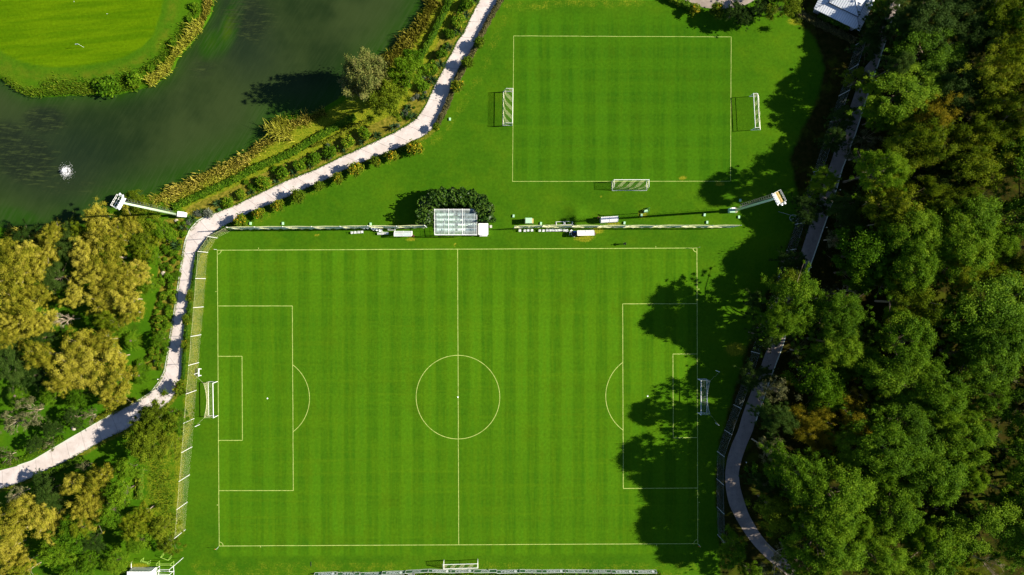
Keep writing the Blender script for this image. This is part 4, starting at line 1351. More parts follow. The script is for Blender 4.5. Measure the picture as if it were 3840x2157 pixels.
def palm_mesh():
    rng = np.random.default_rng(3)
    v, f, t = [], [], []
    for i in range(26):
        th = i * 2 * PI / 26 * 5 + rng.uniform(-.1, .1)
        up_ = rng.uniform(.1, 1.0)
        ax = np.array([math.cos(th), math.sin(th), 0])
        sd = np.array([-math.sin(th), math.cos(th), 0])
        for j in range(16):
            s_ = j / 15
            c = ax * (2.1 * s_) + np.array([0, 0, 1.6 + up_ * 1.2 * s_ - (1.5 + .5 * up_) * s_ * s_])
            ln = .48 * math.sin(PI * min(.97, .12 + s_ * .85))
            for sg in (-1, 1):
                e = c + sd * sg * ln + ax * .16 + np.array([0, 0, -.1])
                k = len(v)
                v += [c - ax * .03, c + ax * .05, e + ax * .03, e - ax * .02]
                f.append((k, k + 1, k + 2, k + 3))
                t += [rng.uniform(.2, .9)] * 4
    return npmesh('palm_fronds', np.array(v), np.array(f), np.array(t), M['green'])


PF = palm_mesh()
PT = MB().tube([(0, 0, -.1), (0, 0, .9), (0, 0, 1.7)], [.26, .22, .2], 8).mesh('palm_trunk', M['bark'])
for (c, r, x, y, r_), lab in zip(((0, 2, 1320, 530, 105), (0, 2, 170, 1080, 125), (0, 2, 1400, 880, 95), (0, 2, 1390, 770, 60)),
                                 ('spreading green palm beside the round bush by the path', 'broad palm at the left edge above the lawn', 'feathery palm between golden trees and the path bend', 'small palm just above the feathery palm')):
    p = Q(c, r, x, y, 1.5)
    t = thing('palm_tree', lab, 'palm', (p.x, p.y, 0), .4 * x, 'palms of the left-hand wood')
    t.scale = (r_ * U / 2.1,) * 3
    link('crown', PF, t)
    link('trunk', PT, t)
for (c, r, x, y, s_), lab in zip(((0, 1, 1770, 770, .4), (0, 1, 1690, 950, .55), (0, 1, 1640, 1300, .5), (0, 2, 1460, 815, .35), (0, 3, 320, 220, .5), (0, 2, 740, 1410, .5), (0, 2, 960, 1290, .35), (0, 3, 530, 100, .3), (0, 2, 1555, 735, .3)),
                                 ('dark boulder below the base of the left mast', 'rounded boulder in the upper part of the shrub bed', 'pale boulder in the middle of the shrub bed', 'brown boulder at the lower end of the shrub bed', 'tan boulder above the lower left path', 'flat stone beside the path near the lawn',
                                  'small stone under the hedge by the lower left bend', 'small reddish stone in the flowering border', 'small boulder at the edge of the bed stones')):
    mb = MB().ball((0, 0, 0), 1, 9, 6, .7)
    rr_ = random.Random(x)
    mb.v = [(a * rr_.uniform(.8, 1.2), b_ * rr_.uniform(.8, 1.2), c__ * rr_.uniform(.8, 1.1)) for a, b_, c__ in mb.v]
    o = mb.build('boulder', M['stone'])
    o.location = Q(c, r, x, y)
    o.scale = (s_, s_, s_)
    prop(o, lab, 'boulder', 'boulders of the left-hand beds')


# ------------------------------------------------------------------ nets and goals
def netpatch(mb, a, b_, c, d, cell=.14, th=.006, sag=0.0, cu=None):
    """cords of a net over the quad a b c d (a-b bottom, d-c top)"""
    a, b_, c, d = map(Vector, (a, b_, c, d))
    nu = max(2, int((b_ - a).length / (cu or cell)))
    nv = max(2, int((d - a).length / cell))
    nrm = (b_ - a).cross(d - a).normalized()

    def pt(u, v):
        p = a.lerp(b_, u).lerp(d.lerp(c, u), v)
        return p + nrm * sag * math.sin(PI * u) * math.sin(PI * v)
    for i in range(nu + 1):
        u = i / nu
        k = 4 if sag else 1
        mb.tube([pt(u, j / k) for j in range(k + 1)], th, 3, False)
    for j in range(nv + 1):
        v = j / nv
        k = 4 if sag else 1
        mb.tube([pt(i / k, v) for i in range(k + 1)], th, 3, False)


def bandnet():
    global n, l, nt, geo
    m = bpy.data.materials.new('banded_net_cord')
    nt, n, l, b = nodes_of(m)
    tc = node('ShaderNodeTexCoord')
    sx_ = node('ShaderNodeSeparateXYZ')
    l.new(tc.outputs['Object'], sx_.inputs[0])
    t = math2('ADD', sx_.outputs[0], math2('ABSOLUTE', sx_.outputs[1], 0))
    t = math2('ADD', t, math2('MULTIPLY', sx_.outputs[2], -.9))
    s_ = maprange(math2('SINE', math2('MULTIPLY', t, 2 * PI / 1.9), 0), -.15, .15, 0, 1)
    l.new(mixc(s_, (.035, .10, .012), (.66, .62, .36)), b.inputs['Base Color'])
    b.inputs['Roughness'].default_value = .9
    return m


M['bandnet'] = bandnet()


def box_goal(name, label, p0, p1, away, depth_g=2.0, depth_t=1.3, h=2.44, wide=.06, m=None, net=True, group=None, rear_top=False):
    """free-standing goal: posts at p0, p1 (photo pixels), net towards 'away'; built in its own frame"""
    m = m or M['white']
    a, b_ = W(*p0), W(*p1)
    L = (b_ - a).length
    ang = math.atan2(b_.y - a.y, b_.x - a.x)
    back = Vector((-math.sin(ang), math.cos(ang), 0))
    sg = 1 if back.dot(Vector(away)) > 0 else -1
    g = thing(name, label, 'goal', a, ang, group)
    dg, dt = depth_g * sg, depth_t * sg
    MB().tube([(-wide, 0, h), (L + wide, 0, h)], wide, 8).build('crossbar', m, g)
    for x in (0, L):
        MB().tube([(x, 0, 0), (x, 0, h - wide * .6)], wide, 8).build('post', m, g)
    fr = MB()
    for x in (0, L):
        fr.tube([(x, .05 * sg, .05), (x, dg, .05)], .045, 6)
    fr.tube([(-.04, dg, .05), (L + .04, dg, .05)], .045, 6)
    fr.build('ground_frame', m, g)
    for x in (0, L):
        st = MB()
        st.tube([(x, .05 * sg, h - .02), (x, dt, h - .04)], .035, 6)
        st.tube([(x, dt, h - .04), (x, dg, .08)], .03, 6)
        st.build('side_stay', m, g)
    if rear_top:
        MB().tube([(0, dt, h - .04), (L, dt, h - .04)], .05, 6).build('rear_bar', m, g)
    if net:
        nb = MB()
        netpatch(nb, (0, dg, .08), (L, dg, .08), (L, dt, h - .06), (0, dt, h - .06), .15, .0075, -.15 * sg)
        netpatch(nb, (0, .05 * sg, h - .05), (L, .05 * sg, h - .05), (L, dt, h - .06), (0, dt, h - .06), .15, .0075)
        for x in (0, L):
            netpatch(nb, (x, .05 * sg, .08), (x, dg, .08), (x, dt, h - .06), (x, .05 * sg, h - .06), .15, .0075)
        nb.build('net', M['bandnet'], g)
    return g


GG = 'free-standing white goals'
box_goal('football_goal', 'white goal at the left end of the small upper field', (1922, 344), (1920.5, 471.4), (-1, 0, 0), 2.0, 1.5, group=GG)
box_goal('football_goal', 'white goal off the right end of the small field near the trees', (2809.4, 362.7), (2816.2, 488.6), (1, 0, 0), 2.05, .9, rear_top=True, group=GG)
box_goal('football_goal', 'white goal on the bottom line of the small field', (2295.4, 680.7), (2424.5, 680.7), (0, -1, 0), 2.0, 1.5, group=GG)
box_goal('football_goal', 'white goal in front of the advertising boards', (1664.9, 2100.2), (1791.6, 2096.8), (0, -1, 0), 2.0, .9, rear_top=True, group=GG)


def pitch_goal(label, p0, p1, away, poles, netm, kt=1.0):
    a, b_ = W(*p0), W(*p1)
    L = (b_ - a).length
    ang = math.atan2(b_.y - a.y, b_.x - a.x)
    back = Vector((-math.sin(ang), math.cos(ang), 0))
    sg = 1 if back.dot(Vector(away)) > 0 else -1
    h, w = 2.44, .065
    g = thing('football_goal', label, 'goal', a, ang, 'full-size goals of the main pitch')
    MB().tube([(-w, 0, h), (L + w, 0, h)], w, 10).build('crossbar', M['white'], g)
    for x in (0, L):
        MB().tube([(x, 0, 0), (x, 0, h - .04)], w, 10).build('post', M['white'], g)
    fr = MB()
    for x in (0, L): fr.tube([(x, .05 * sg, .04), (x, 2.0 * sg, .04)], .035, 6)
    fr.tube([(0, 2.0 * sg, .04), (L, 2.0 * sg, .04)], .035, 6)
    fr.build('ground_frame', M['white'], g)
    nb = MB()
    D = 2.0 * sg
    k = 10
    for i in range(k):           # slack rear edge: the top pulls in towards the middle
        u0, u1 = i / k, (i + 1) / k
        e0, e1 = D - .55 * sg * math.sin(PI * u0), D - .55 * sg * math.sin(PI * u1)
        netpatch(nb, (L * u0, D, .05), (L * u1, D, .05), (L * u1, e1, h - .05 - .12 * math.sin(PI * u1)), (L * u0, e0, h - .05 - .12 * math.sin(PI * u0)), .12, .009 * kt)
        netpatch(nb, (L * u0, .04 * sg, h - .04), (L * u1, .04 * sg, h - .04), (L * u1, e1, h - .05 - .12 * math.sin(PI * u1)), (L * u0, e0, h - .05 - .12 * math.sin(PI * u0)), .14, .006 * kt)
        nb.tube([(L * u0, e0, h - .05 - .12 * math.sin(PI * u0)), (L * u1, e1, h - .05 - .12 * math.sin(PI * u1))], .022, 4, False)
    for x in (0, L):
        netpatch(nb, (x, .04 * sg, .05), (x, D, .05), (x, D, h - .05), (x, .04 * sg, h - .05), .12, .008 * kt)
    nb.build('net', netm, g)
    inv = Matrix.Translation(a) @ Matrix.Rotation(ang, 4, 'Z')
    inv = inv.inverted()
    for pp, x in zip(poles, (0, L)):
        q = inv @ W(*pp)
        MB().tube([(q.x, q.y, 0), (q.x, q.y, 2.4)], .05, 8).build('net_pole', M['white'], g)
        MB().tube([(q.x, q.y, 2.36), (x, D, h - .05)], .012, 4).build('guy_rope', M['net'], g)
    return g


pitch_goal('full-size goal at the left end of the main pitch', (815.6, 1431), (817.5, 1558.5), (-1, 0, 0), ((746.5, 1398), (749, 1592)), M['net'], .36)
pitch_goal('full-size goal in tree shade at the right end of the main pitch', (2616, 1421.5), (2616, 1548), (1, 0, 0), ((2684.5, 1389.8), (2682.6, 1586.5)), M['greynet'], .6)
SG = 'small goals stacked by the white container'
box_goal('training_goal', 'white training goal in the middle of the bottom left stack', (598.6, 2122.8), (651.3, 2121.9), (0, -1, 0), 1.2, .5, 2.0, .05, net=False, group=SG)
box_goal('training_goal', 'white training goal lowest in the bottom left stack', (596.2, 2137.7), (652.5, 2140.2), (0, -1, 0), 1.2, .5, 2.0, .05, net=False, group=SG)
box_goal('training_goal', 'lime green training goal in the bottom left stack', (598.9, 2103.6), (652, 2104.5), (0, -1, 0), .9, .4, 1.5, .05, m=M['limepaint'], net=False, group=SG)
box_goal('training_goal', 'small tilted lime green goal above the bottom left stack', (612, 2083), (640, 2094), (.3, 1, 0), .9, .4, 1.1, .05, m=M['limepaint'], net=False, group=SG)
box_goal('training_goal', 'thin lime green frame left of the bottom left goals', (540, 2092), (566, 2100), (0, -1, 0), .9, .4, 1.3, .04, m=M['limepaint'], net=False, group=SG)
box_goal('mini_goal', 'white mini goal frame beside the chairs left of the grandstand', (1458, 864), (1483, 864.5), (0, 1, 0), .8, .5, 1.0, .04, net=False, group='mini goal frames by the net')
box_goal('mini_goal', 'left of the two mini goal frames leaning on the net', (2085, 846), (2113, 845), (0, 1, 0), .8, .5, 1.3, .03, net=False, group='mini goal frames by the net')
box_goal('mini_goal', 'right of the two mini goal frames leaning on the net', (2117, 845), (2145, 844), (0, 1, 0), .8, .5, 1.3, .03, net=False, group='mini goal frames by the net')


def fence(label, bases, h, netm, postm, pr=.055, cell=.16, th=.0075, skipnet=(), roll=0.0):
    w = [W(*p) for p in bases]
    o = w[0]
    g = thing('net_fence', label, 'net fence', o)
    for p in w:
        MB().tube([p - o, p - o + Vector((0, 0, h))], pr, 8).build('post', postm, g)
    for i in range(len(w) - 1):
        if i in skipnet: continue
        a, b_ = w[i] - o, w[i + 1] - o
        nb = MB()
        netpatch(nb, a + Vector((0, 0, .1)), b_ + Vector((0, 0, .1)), b_ + Vector((0, 0, h - .12)), a + Vector((0, 0, h - .12)), cell, th, .18, 1.1 if roll else None)
        nb.tube([a + Vector((0, 0, h - .1)), a.lerp(b_, .5) + Vector((0, 0, h - .28)), b_ + Vector((0, 0, h - .1))], .010, 4, False)
        if roll:
            ks = 9
            nb.tube([a.lerp(b_, k / ks) + Vector((0, .12 * math.sin(k * 2.2 + i), roll * (1 + .3 * math.sin(k * 1.7 + i)))) for k in range(ks + 1)], [roll * (.85 + .15 * math.sin(k * 2.9 + i)) for k in range(ks + 1)], 6)
            nb.tube([a + Vector((0, 0, h - .12)), a.lerp(b_, .5) + Vector((0, .1, h - .3)), b_ + Vector((0, 0, h - .12))], .035, 5, False)
        nb.build('net', netm, g)
    return g


fence('tall ball-stop net on white posts along the left end of the main pitch', [N(0, 1, *p) for p in ((2362, 855), (2183, 945), (2088, 1090), (2065, 1353))] + [N(0, 2, *p) for p in ((2045, 190), (2020, 470), (1997, 750), (1973, 1028), (1950, 1312))] +
      [N(0, 3, *p) for p in ((1930, 158), (1905, 438), (1883, 712), (1862, 990), (1840, 1272))], 5.0, M['net'], M['white'], .05, .20, .0018, (12,))
fence('cream ball-stop net between the two fields, left of the grandstand', [N(0, 1, 2372, 857)] + [N(1, 1, *p) for p in ((65, 853), (340, 850), (618, 850), (897, 848), (1165, 842), (1442, 845), (1715, 838))], 5.2, M['creamnet'], M['white'], .085, .11, .012, roll=.12)
fence('slack ball-stop net between the two fields, right of the grandstand', [N(2, 1, *p) for p in ((20, 845), (298, 836), (590, 838), (850, 838), (1120, 838), (1395, 838), (1682, 836), (1945, 838), (2222, 836))], 4.8, M['creamnet'], M['steel'], .05, .12, .008, roll=.07)
fence('shaded ball-stop net on grey posts along the right-hand path', [N(3, 0, *p) for p in ((880, 453), (795, 715), (710, 965), (620, 1227))] + [N(3, 1, *p) for p in ((455, 283), (365, 548), (272, 808), (188, 1068), (95, 1332))] +
      [N(2, 2, *p) for p in ((2490, 385), (2405, 638), (2325, 905), (2225, 1172), (2135, 1427))] + [N(2, 3, *p) for p in ((2060, 202), (2055, 478), (2058, 760), (2065, 1040))], 4.6, M['greynet'], M['steel'], .045, .20, .0026)


# ------------------------------------------------------------------ floodlight masts
def mast(label, base, top_px, h, head_ang, floor):
    o = W(*base)
    g = thing('floodlight_mast', label, 'floodlight mast', o, 0, 'floodlight masts')
    MB().tube([(0, 0, .3), (0, 0, h * .5), (0, 0, h)], [.28, .245, .18], 14).build('pole', M['mastpaint'], g, True)
    MB().tube([(0, 0, 0), (0, 0, .3)], [.62, .5], 12).build('foot', M['stone'], g)
    side = Vector((-.1, 1, 0)).normalized()
    lad = MB()
    a = side.cross(Vector((0, 0, 1))) * .22
    off = side * .48
    for s_ in (-1, 1):
        lad.tube([off + a * s_ + Vector((0, 0, 2.5)), off * .8 + a * s_ + Vector((0, 0, h))], .028, 4)
    for i in range(int((h - 2.6) / .35)):
        z = 2.7 + i * .35
        lad.tube([off * .92 + a + Vector((0, 0, z)), off * .92 - a + Vector((0, 0, z))], .02, 4)
    for i in range(int((h - 4) / 1.1)):
        z = 4 + i * 1.1
        lad.tube([off + a * 1.3 + Vector((0, 0, z)), off * 1.9 + a + Vector((0, 0, z)), off * 2.1 + Vector((0, 0, z)), off * 1.9 - a + Vector((0, 0, z)), off - a * 1.3 + Vector((0, 0, z))], .018, 4)
    lad.build('ladder', M['ladder'], g)
    R = Matrix.Rotation(head_ang, 4, 'Z')

    def T(x, y, z): return R @ Vector((x * .76, y * .76, h + z * .76))
    fl = MB()
    fl.box((0, 0, 0), (2.9, 1.3, .08))
    fl.v = [tuple(T(*v)) for v in fl.v]
    if floor:
        fl.build('platform', M['tan'], g)
    else:
        fr = MB()
        for y in (-.65, 0, .65): fr.tube([T(-1.45, y, 0), T(1.45, y, 0)], .05, 4)
        for x in (-1.45, -.5, .5, 1.45): fr.tube([T(x, -.65, 0), T(x, .65, 0)], .045, 4)
        fr.build('platform', M['white'], g)
    rl = MB()
    for z in (.55, 1.1):
        rl.tube([T(-1.5, -.7, z), T(-1.5, .95, z), T(1.5, .95, z), T(1.5, -.7, z), T(-1.5, -.7, z)], .032, 5)
    for x in (-1.5, -.5, .5, 1.5):
        for y in (-.7, .95):
            rl.tube([T(x, y, 0), T(x, y, 1.1)], .035, 4)
    rl.build('railing', M['white'], g)

    def lamp(x, y, z, yaw, tilt):
        lm = MB()
        d = Vector((math.sin(yaw), -math.cos(yaw), -tilt)).normalized()
        c = Vector((x, y, z))
        pts = [c - d * .28, c - d * .2, c, c + d * .2]
        lm.tube(pts, [.10, .19, .27, .33], 10)
        lm.tube([c, c + Vector((0, .15, -.25))], .035, 4)
        lm.v = [tuple(T(*v)) for v in lm.v]
        ob = lm.build('floodlight', M['white'], g)
        gl = MB().tube([c + d * .205, c + d * .22], [.30, .30], 10)
        gl.v = [tuple(T(*v)) for v in gl.v]
        gl.build('lamp_glass', M['glass'], ob)
    for i in range(6):
        lamp(-1.35 + i * .54, -.95, .35, -.25 + .1 * i, .55)
    for i in range(5):
        lamp(-1.1 + i * .54, -.85, 1.05, -.2 + .1 * i, .6)
    lamp(1.85, -.2, .5, .8, .5)
    lamp(1.85, .55, .6, 1.2, .5)
    cb = MB().box((0, 0, .75), (1.15, .95, 1.5)).box((0, 0, 1.53), (1.25, 1.05, .06))
    return g


g = mast('tall pale green floodlight mast leaning over the lake corner', (668.7, 806), None, 23.0, math.radians(60), False)
cb = MB().box((1.25, -.0, .8), (1.3, 1.0, 1.6), -.1).build('control_cabinet', M['white'], g)
MB().box((1.25, 0, 1.63), (1.42, 1.12, .06), -.1).build('cabinet_roof', M['white'], cb)
g = mast('tall green floodlight mast with tan platform at the tree edge', (2757, 789), None, 22.0, math.radians(-62 + 180 + 180), True)
cb = MB().box((-1.0, -.1, .6), (1.15, 1.0, 1.2)).build('control_cabinet', M['cabinet'], g)
MB().box((-.85, .32, 1.24), (.8, .32, .07)).build('cabinet_roof', M['letters'], cb)


# ------------------------------------------------------------------ grandstand, kiosk, dugouts
o = W(1629.5, 878.8, 3.4)
g = thing('grandstand', 'small grandstand with a translucent white-framed roof between the fields', 'grandstand', (o.x, o.y, 0))
GW, GD = 9.05, 5.3


def rz_(y): return 3.2 + y / GD * .5


fr = MB()
for x in (0, GW / 6.9 * 1.55, 3.0, 4.15, 5.95, 6.35, 8.45, GW):
    big_ = x in (0, 3.0, GW, 5.95)
    fr.tube([(x, -.1, rz_(-.1) + .06), (x, GD + .15, rz_(GD) + .06)], .06 if big_ else .022, 4)
for y in (0, .5, 1.25, 2.15, 3.15, 4.1, 5.1, GD):
    fr.tube([(-.05, y, rz_(y) + .05), (GW + .05, y, rz_(y) + .05)], .06 if y in (0, GD) else .02, 4)
fr.build('roof_frame', M['white'], g)
rp = MB()
rp.add([(0, 0, rz_(0)), (GW, 0, rz_(0)), (GW, GD, rz_(GD)), (0, GD, rz_(GD)), (0, 0, rz_(0) - .012), (GW, 0, rz_(0) - .012), (GW, GD, rz_(GD) - .012), (0, GD, rz_(GD) - .012)],
       [(0, 1, 2, 3), (7, 6, 5, 4), (0, 4, 5, 1), (1, 5, 6, 2), (2, 6, 7, 3), (3, 7, 4, 0)])
rp.build('roof_panel', M['milky'], g)
for x in (.05, 3.0, 5.95, GW - .05):
    for y in (.08, GD - .05):
        MB().tube([(x, y, 0), (x, y, rz_(y))], .06, 8).build('column', M['white'], g)
ti = MB()
for i in range(4):
    ti.box((GW / 2, 1.15 + i * 1.05, .15 + i * .16), (GW - .4, 1.04, .30 + i * .32))
ti.build('terrace', M['terrace'], g)
sm_ = MB().box((0, 0, .22), (.50, .46, .06)).box((0, .22, .42), (.50, .06, .42)).box((0, .1, .1), (.1, .2, .2)).mesh('stand_seat', M['plastic'])
for i in range(4):
    for k in range(15):
        x = .5 + k * .57
        if 4.3 < x < 5.0: continue
        s_ = link('seat', sm_, g)
        s_.location = (x, 1.25 + i * 1.05, .30 + i * .32)
gl = MB()
for z in (.5, 1.0): gl.tube([(.05, .12, z), (GW - .05, .12, z)], .03, 5)
for i in range(9):
    x = .05 + i * (GW - .1) / 8
    gl.tube([(x, .12, .05), (x, .12, 1.0)], .025, 4)
gl.build('front_railing', M['white'], g)
tr = MB()
for i in range(12):
    x0, x1 = i * GW / 12, (i + 1) * GW / 12
    tr.tube([(x0, -.15, 2.75 if i % 2 else 3.1), (x1, -.15, 3.1 if i % 2 else 2.75)], .03, 4)
tr.tube([(0, -.15, 2.72), (GW, -.15, 2.72)], .035, 4)
tr.tube([(0, -.15, 3.12), (GW, -.15, 3.12)], .035, 4)
tr.build('roof_truss', M['white'], g)
bk = MB().box((GW / 2, GD + .02, 1.5), (GW, .05, 2.6))
bk.build('back_panel', M['milky'], g)

o = W(1812.5, 860, 2.3)
g = thing('kiosk', 'white cabin standing against the right end of the grandstand', 'cabin', (o.x, o.y, 0))
MB().box((0, 0, 1.1), (1.95, 2.2, 2.2)).build('wall', M['plastic'], g)
MB().box((0, .05, 2.26), (2.1, 2.45, .09)).build('roof', M['letters'], g)
MB().box((0, -1.14, 1.15), (1.4, .05, .9)).build('hatch', M['greyplastic'], g)
MB().box((0, -1.25, .72), (1.7, .28, .05)).build('counter', M['white'], g)
o = MB().box((0, 0, .45), (.42, .5, .8)).box((0, 0, .88), (.48, .56, .05)).build('meter_cabinet', M['wall'])
o.location = W(1841, 851)
prop(o, 'small grey meter cabinet right of the white cabin', 'cabinet')


def dugout(label, px, py, L, rz, seats, roofm):
    g = thing('dugout', label, 'dugout', W(px, py), rz, 'team dugouts')
    prof = [(.62, 0.05), (.66, .9), (.55, 1.45), (.25, 1.80), (-.15, 1.92), (-.55, 1.86)]
    for x in (-L / 2, L / 2):
        mb = MB()
        v = [(x - .02, y, z) for y, z in prof] + [(x - .02, -.2, .05)] + [(x + .02, y, z) for y, z in prof] + [(x + .02, -.2, .05)]
        k = len(prof) + 1
        mb.add(v, [tuple(range(k)), tuple(range(2 * k - 1, k - 1, -1))] + [(i, (i + 1) % k, (i + 1) % k + k, i + k) for i in range(k)])
        mb.build('side_panel', M['milkydense'], g)
    sh = MB()
    for i in range(len(prof) - 1):
        (y0, z0), (y1, z1) = prof[i], prof[i + 1]
        sh.add([(-L / 2, y0, z0), (L / 2, y0, z0), (L / 2, y1, z1), (-L / 2, y1, z1)], [(0, 1, 2, 3)])
    sh.build('roof_shell', roofm, g)
    fr = MB()
    for x in (-L / 2, 0, L / 2):
        fr.tube([(x, y + .0, z + .02) for y, z in prof], .035, 4)
    for y, z in (prof[0], prof[2], prof[5]):
        fr.tube([(-L / 2 - .03, y, z + .02), (L / 2 + .03, y, z + .02)], .035, 4)
    fr.build('frame', M['white'], g)
    MB().box((0, .18, .40), (L - .2, .42, .07)).box((0, .35, .2), (L - .4, .06, .38)).build('bench', M['wood'], g)
    for i in range(seats):
        x = -L / 2 + .4 + i * (L - .8) / (seats - 1)
        MB().box((x, .16, .48), (.4, .38, .06)).box((x, .36, .66), (.4, .05, .34)).build('seat', M['seatred'], g)
    return g


M['milkyhalf'] = milky()
for nd in M['milkyhalf'].node_tree.nodes:
    if nd.type == 'MAP_RANGE':
        nd.inputs[3].default_value, nd.inputs[4].default_value = .5, .36
dugout('dugout with reddish seats left of the grandstand facing the main pitch', 1514.5, 879, 3.75, 0, 7, M['milkyhalf'])
dugout('dugout right of the white chairs facing the main pitch', 2193, 876, 3.65, .02, 7, M['milkydense'])
dugout('dugout with its back to the net facing the small field', 2281, 825, 3.65, PI + .06, 7, M['milkydense'])

# golf cart
o = W(1983, 830)
g = thing('golf_cart', 'pale green roofed golf cart parked above the net', 'golf cart', o, 0)
MB().box((0, 0, .45), (1.9, 1.05, .32)).box((.78, 0, .72), (.4, 1.0, .3)).build('body', M['tan'], g)
rf = MB().box((-.12, 0, 1.72), (1.5, 1.16, .05)).box((-.12, 0, 1.765), (1.36, 1.02, .05))
rf.build('roof', M['cabinet'], g)
rpst = MB()
for x in (-.8, .55):
    for y in (-.48, .48): rpst.tube([(x, y, .55), (x * .95, y, 1.7)], .025, 5)
rpst.build('roof_posts', M['black'], g)
MB().box((-.2, 0, .72), (.5, .98, .18)).box((-.48, 0, .98), (.12, .98, .4)).build('seat', M['letters'], g)
for x in (-.62, .66):
    for y in (-.5, .5):
        MB().tube([(x, y - .09, .22), (x, y + .09, .22)], .22, 12).build('wheel', M['black'], g)
# equipment trolley
o = W(2152, 877)
g = thing('equipment_trolley', 'dark equipment trolley with blue lid left of the lower dugout', 'trolley', o)
MB().box((0, 0, .5), (.95, .95, .7)).build('box', M['black'], g)
MB().box((.1, .42, .9), (.62, .34, .1)).build('lid', M['blue'], g)
for x in (-.62, -.98):
    MB().tube([(x, -.3, .05), (x, -.3, .9), (x, .35, .9), (x, .35, .05)], .04, 5).build('frame_hoop', M['white'], g)
for x in (-.35, .35):
    MB().tube([(x, -.55, .14), (x, -.45, .14)], .14, 10).build('wheel', M['black'], g)
MB().tube([(-.4, -.5, .3), (0, -.75, .5), (.4, -.5, .3)], .03, 5).build('handle', M['white'], g)
for (px, py), lab in zip(((1551, 885.5), (2229, 878), (2243, 817)), ('red-brown litter bin right of the reddish-seated dugout', 'red-brown litter bin right of the lower dugout', 'red-brown litter bin at the corner of the small-field dugout')):
    g = thing('litter_bin', lab, 'litter bin', W(px, py), 0, 'litter bins by the dugouts')
    MB().tube([(0, 0, 0), (0, 0, .6)], [.17, .22], 12).build('bucket', M['red'], g)
    MB().tube([(0, 0, .6), (0, 0, .63)], [.16, .16], 12).build('opening', M['black'], g)

# chairs
seat_m = MB().box((0, 0, .42), (.46, .44, .04)).mesh('chair_seat', M['plastic'])
bk_ = MB().box((0, .22, .66), (.44, .04, .48)).box((-.15, .24, .86), (.08, .05, .1)).box((.15, .24, .86), (.08, .05, .1))
back_m = bk_.mesh('chair_back', M['plastic'])
arm_m = MB().tube([(0, -.2, .42), (0, -.2, .64), (0, .22, .66)], .028, 5).mesh('chair_arm', M['plastic'])
leg_m = MB().tube([(0, 0, 0), (0, 0, .42)], [.022, .032], 5).mesh('chair_leg', M['plastic'])
proto = thing('plastic_chair', '', 'chair', (0, 0, 0), 0)
link('seat', seat_m, proto)
link('backrest', back_m, proto)
for x in (-.23, .23):
    link('armrest', arm_m, proto).location = (x, 0, 0)
    for y in (-.2, .2): link('leg', leg_m, proto).location = (x * .92, y, 0)
used = False


def chair(px, py, rz, label, group, tip=0.0):
    global used
    c = proto if not used else copy_tree(proto)
    used = True
    c.location = W(px, py + (7 if px > 1900 else 2)) + Vector((0, 0, .22 if tip else 0))
    c.rotation_euler = (tip, 0, rz)
    prop(c, label, 'chair', group)


def zc_(x0, y0, s_, pts): return [(x0 + a / s_, y0 + b_ / s_) for a, b_ in pts]


OR3 = ['first', 'second', 'third', 'fourth', 'fifth', 'sixth', 'seventh', 'eighth', 'ninth', 'tenth', 'eleventh', 'twelfth', 'thirteenth', 'fourteenth', 'fifteenth']
for i, (px, py) in enumerate(zc_(1300, 830, 9.2, ((205, 385), (315, 378), (435, 370), (545, 362)))):
    chair(px, py, random.uniform(-.1, .1), '%s of four white chairs at the far left of the net, counting from the left' % OR3[i], 'white chairs left of the grandstand')
for i, (px, py) in enumerate(zc_(1300, 830, 9.2, ((1120, 415), (1220, 412), (1320, 405), (1415, 405)))):
    chair(px, py, random.uniform(-.1, .1), '%s white chair from the left in the row beside the reddish-seated dugout' % OR3[i], 'white chairs left of the grandstand')
for i, (px, py) in enumerate(zc_(1300, 830, 9.2, ((650, 245), (765, 235), (960, 270), (1060, 275), (1150, 295), (1240, 305)))):
    chair(px, py, .7 + .2 * i, '%s of six tipped white chairs under the net, from the left' % OR3[i], 'white chairs left of the grandstand', -.5)
pts = zc_(1900, 800, 7.36, ((363, 435), (498, 437), (590, 428), (694, 428), (910, 435), (1010, 438), (1110, 428), (1190, 428), (1265, 425), (1345, 428), (1420, 428), (1492, 420), (1582, 428), (1655, 435), (1780, 445)))
for i, (px, py) in enumerate(pts):
    chair(px, py, random.uniform(-.12, .12) if i < 14 else .7, '%s white plastic chair from the left in the row right of the grandstand' % OR3[i], 'white chairs right of the grandstand')

# sprinkler boxes
vb = MB().box((0, 0, .12), (.42, .6, .24)).box((0, 0, .255), (.36, .54, .03)).mesh('valve_box', M['cabinet'])
vlab = [((2, 1, 15, 725), 'pale green valve box left of the golf cart'), ((2, 1, 290, 800), 'pale green valve box at the net right of the golf cart'), ((2, 1, 647, 715), 'pale green valve box on the grass mound'),
        ((2, 1, 1128, 795), 'pale valve box right of the small-field dugout'), ((2, 1, 1932, 713), 'green valve box below the right mast shadow'), ((2, 1, 1958, 788), 'green valve box at the net near the right mast'),
        ((2, 1, 2290, 568), 'green valve box above the right mast cabinet'), ((2, 1, 2277, 735), 'shaded valve box below the right mast'), ((2, 1, 1300, 718), 'pale valve box beside the tall slim pole'),
        ((1, 1, 272, 800), 'pale green valve box above the second net span left of the grandstand'), ((1, 1, 1152, 806), 'pale green valve box above the tipped chairs'), ((0, 1, 2518, 800), 'pale valve box at the corner of net and path'),
        ((1, 0, 1948, 1200), 'small green valve box on the grass beside the path bend')]
for (c, r, x, y), lab in vlab:
    o = link('valve_box', vb)
    o.location = Q(c, r, x, y)
    o.rotation_euler = (0, 0, random.uniform(-.15, .15))
    prop(o, lab, 'valve box', 'irrigation valve boxes')
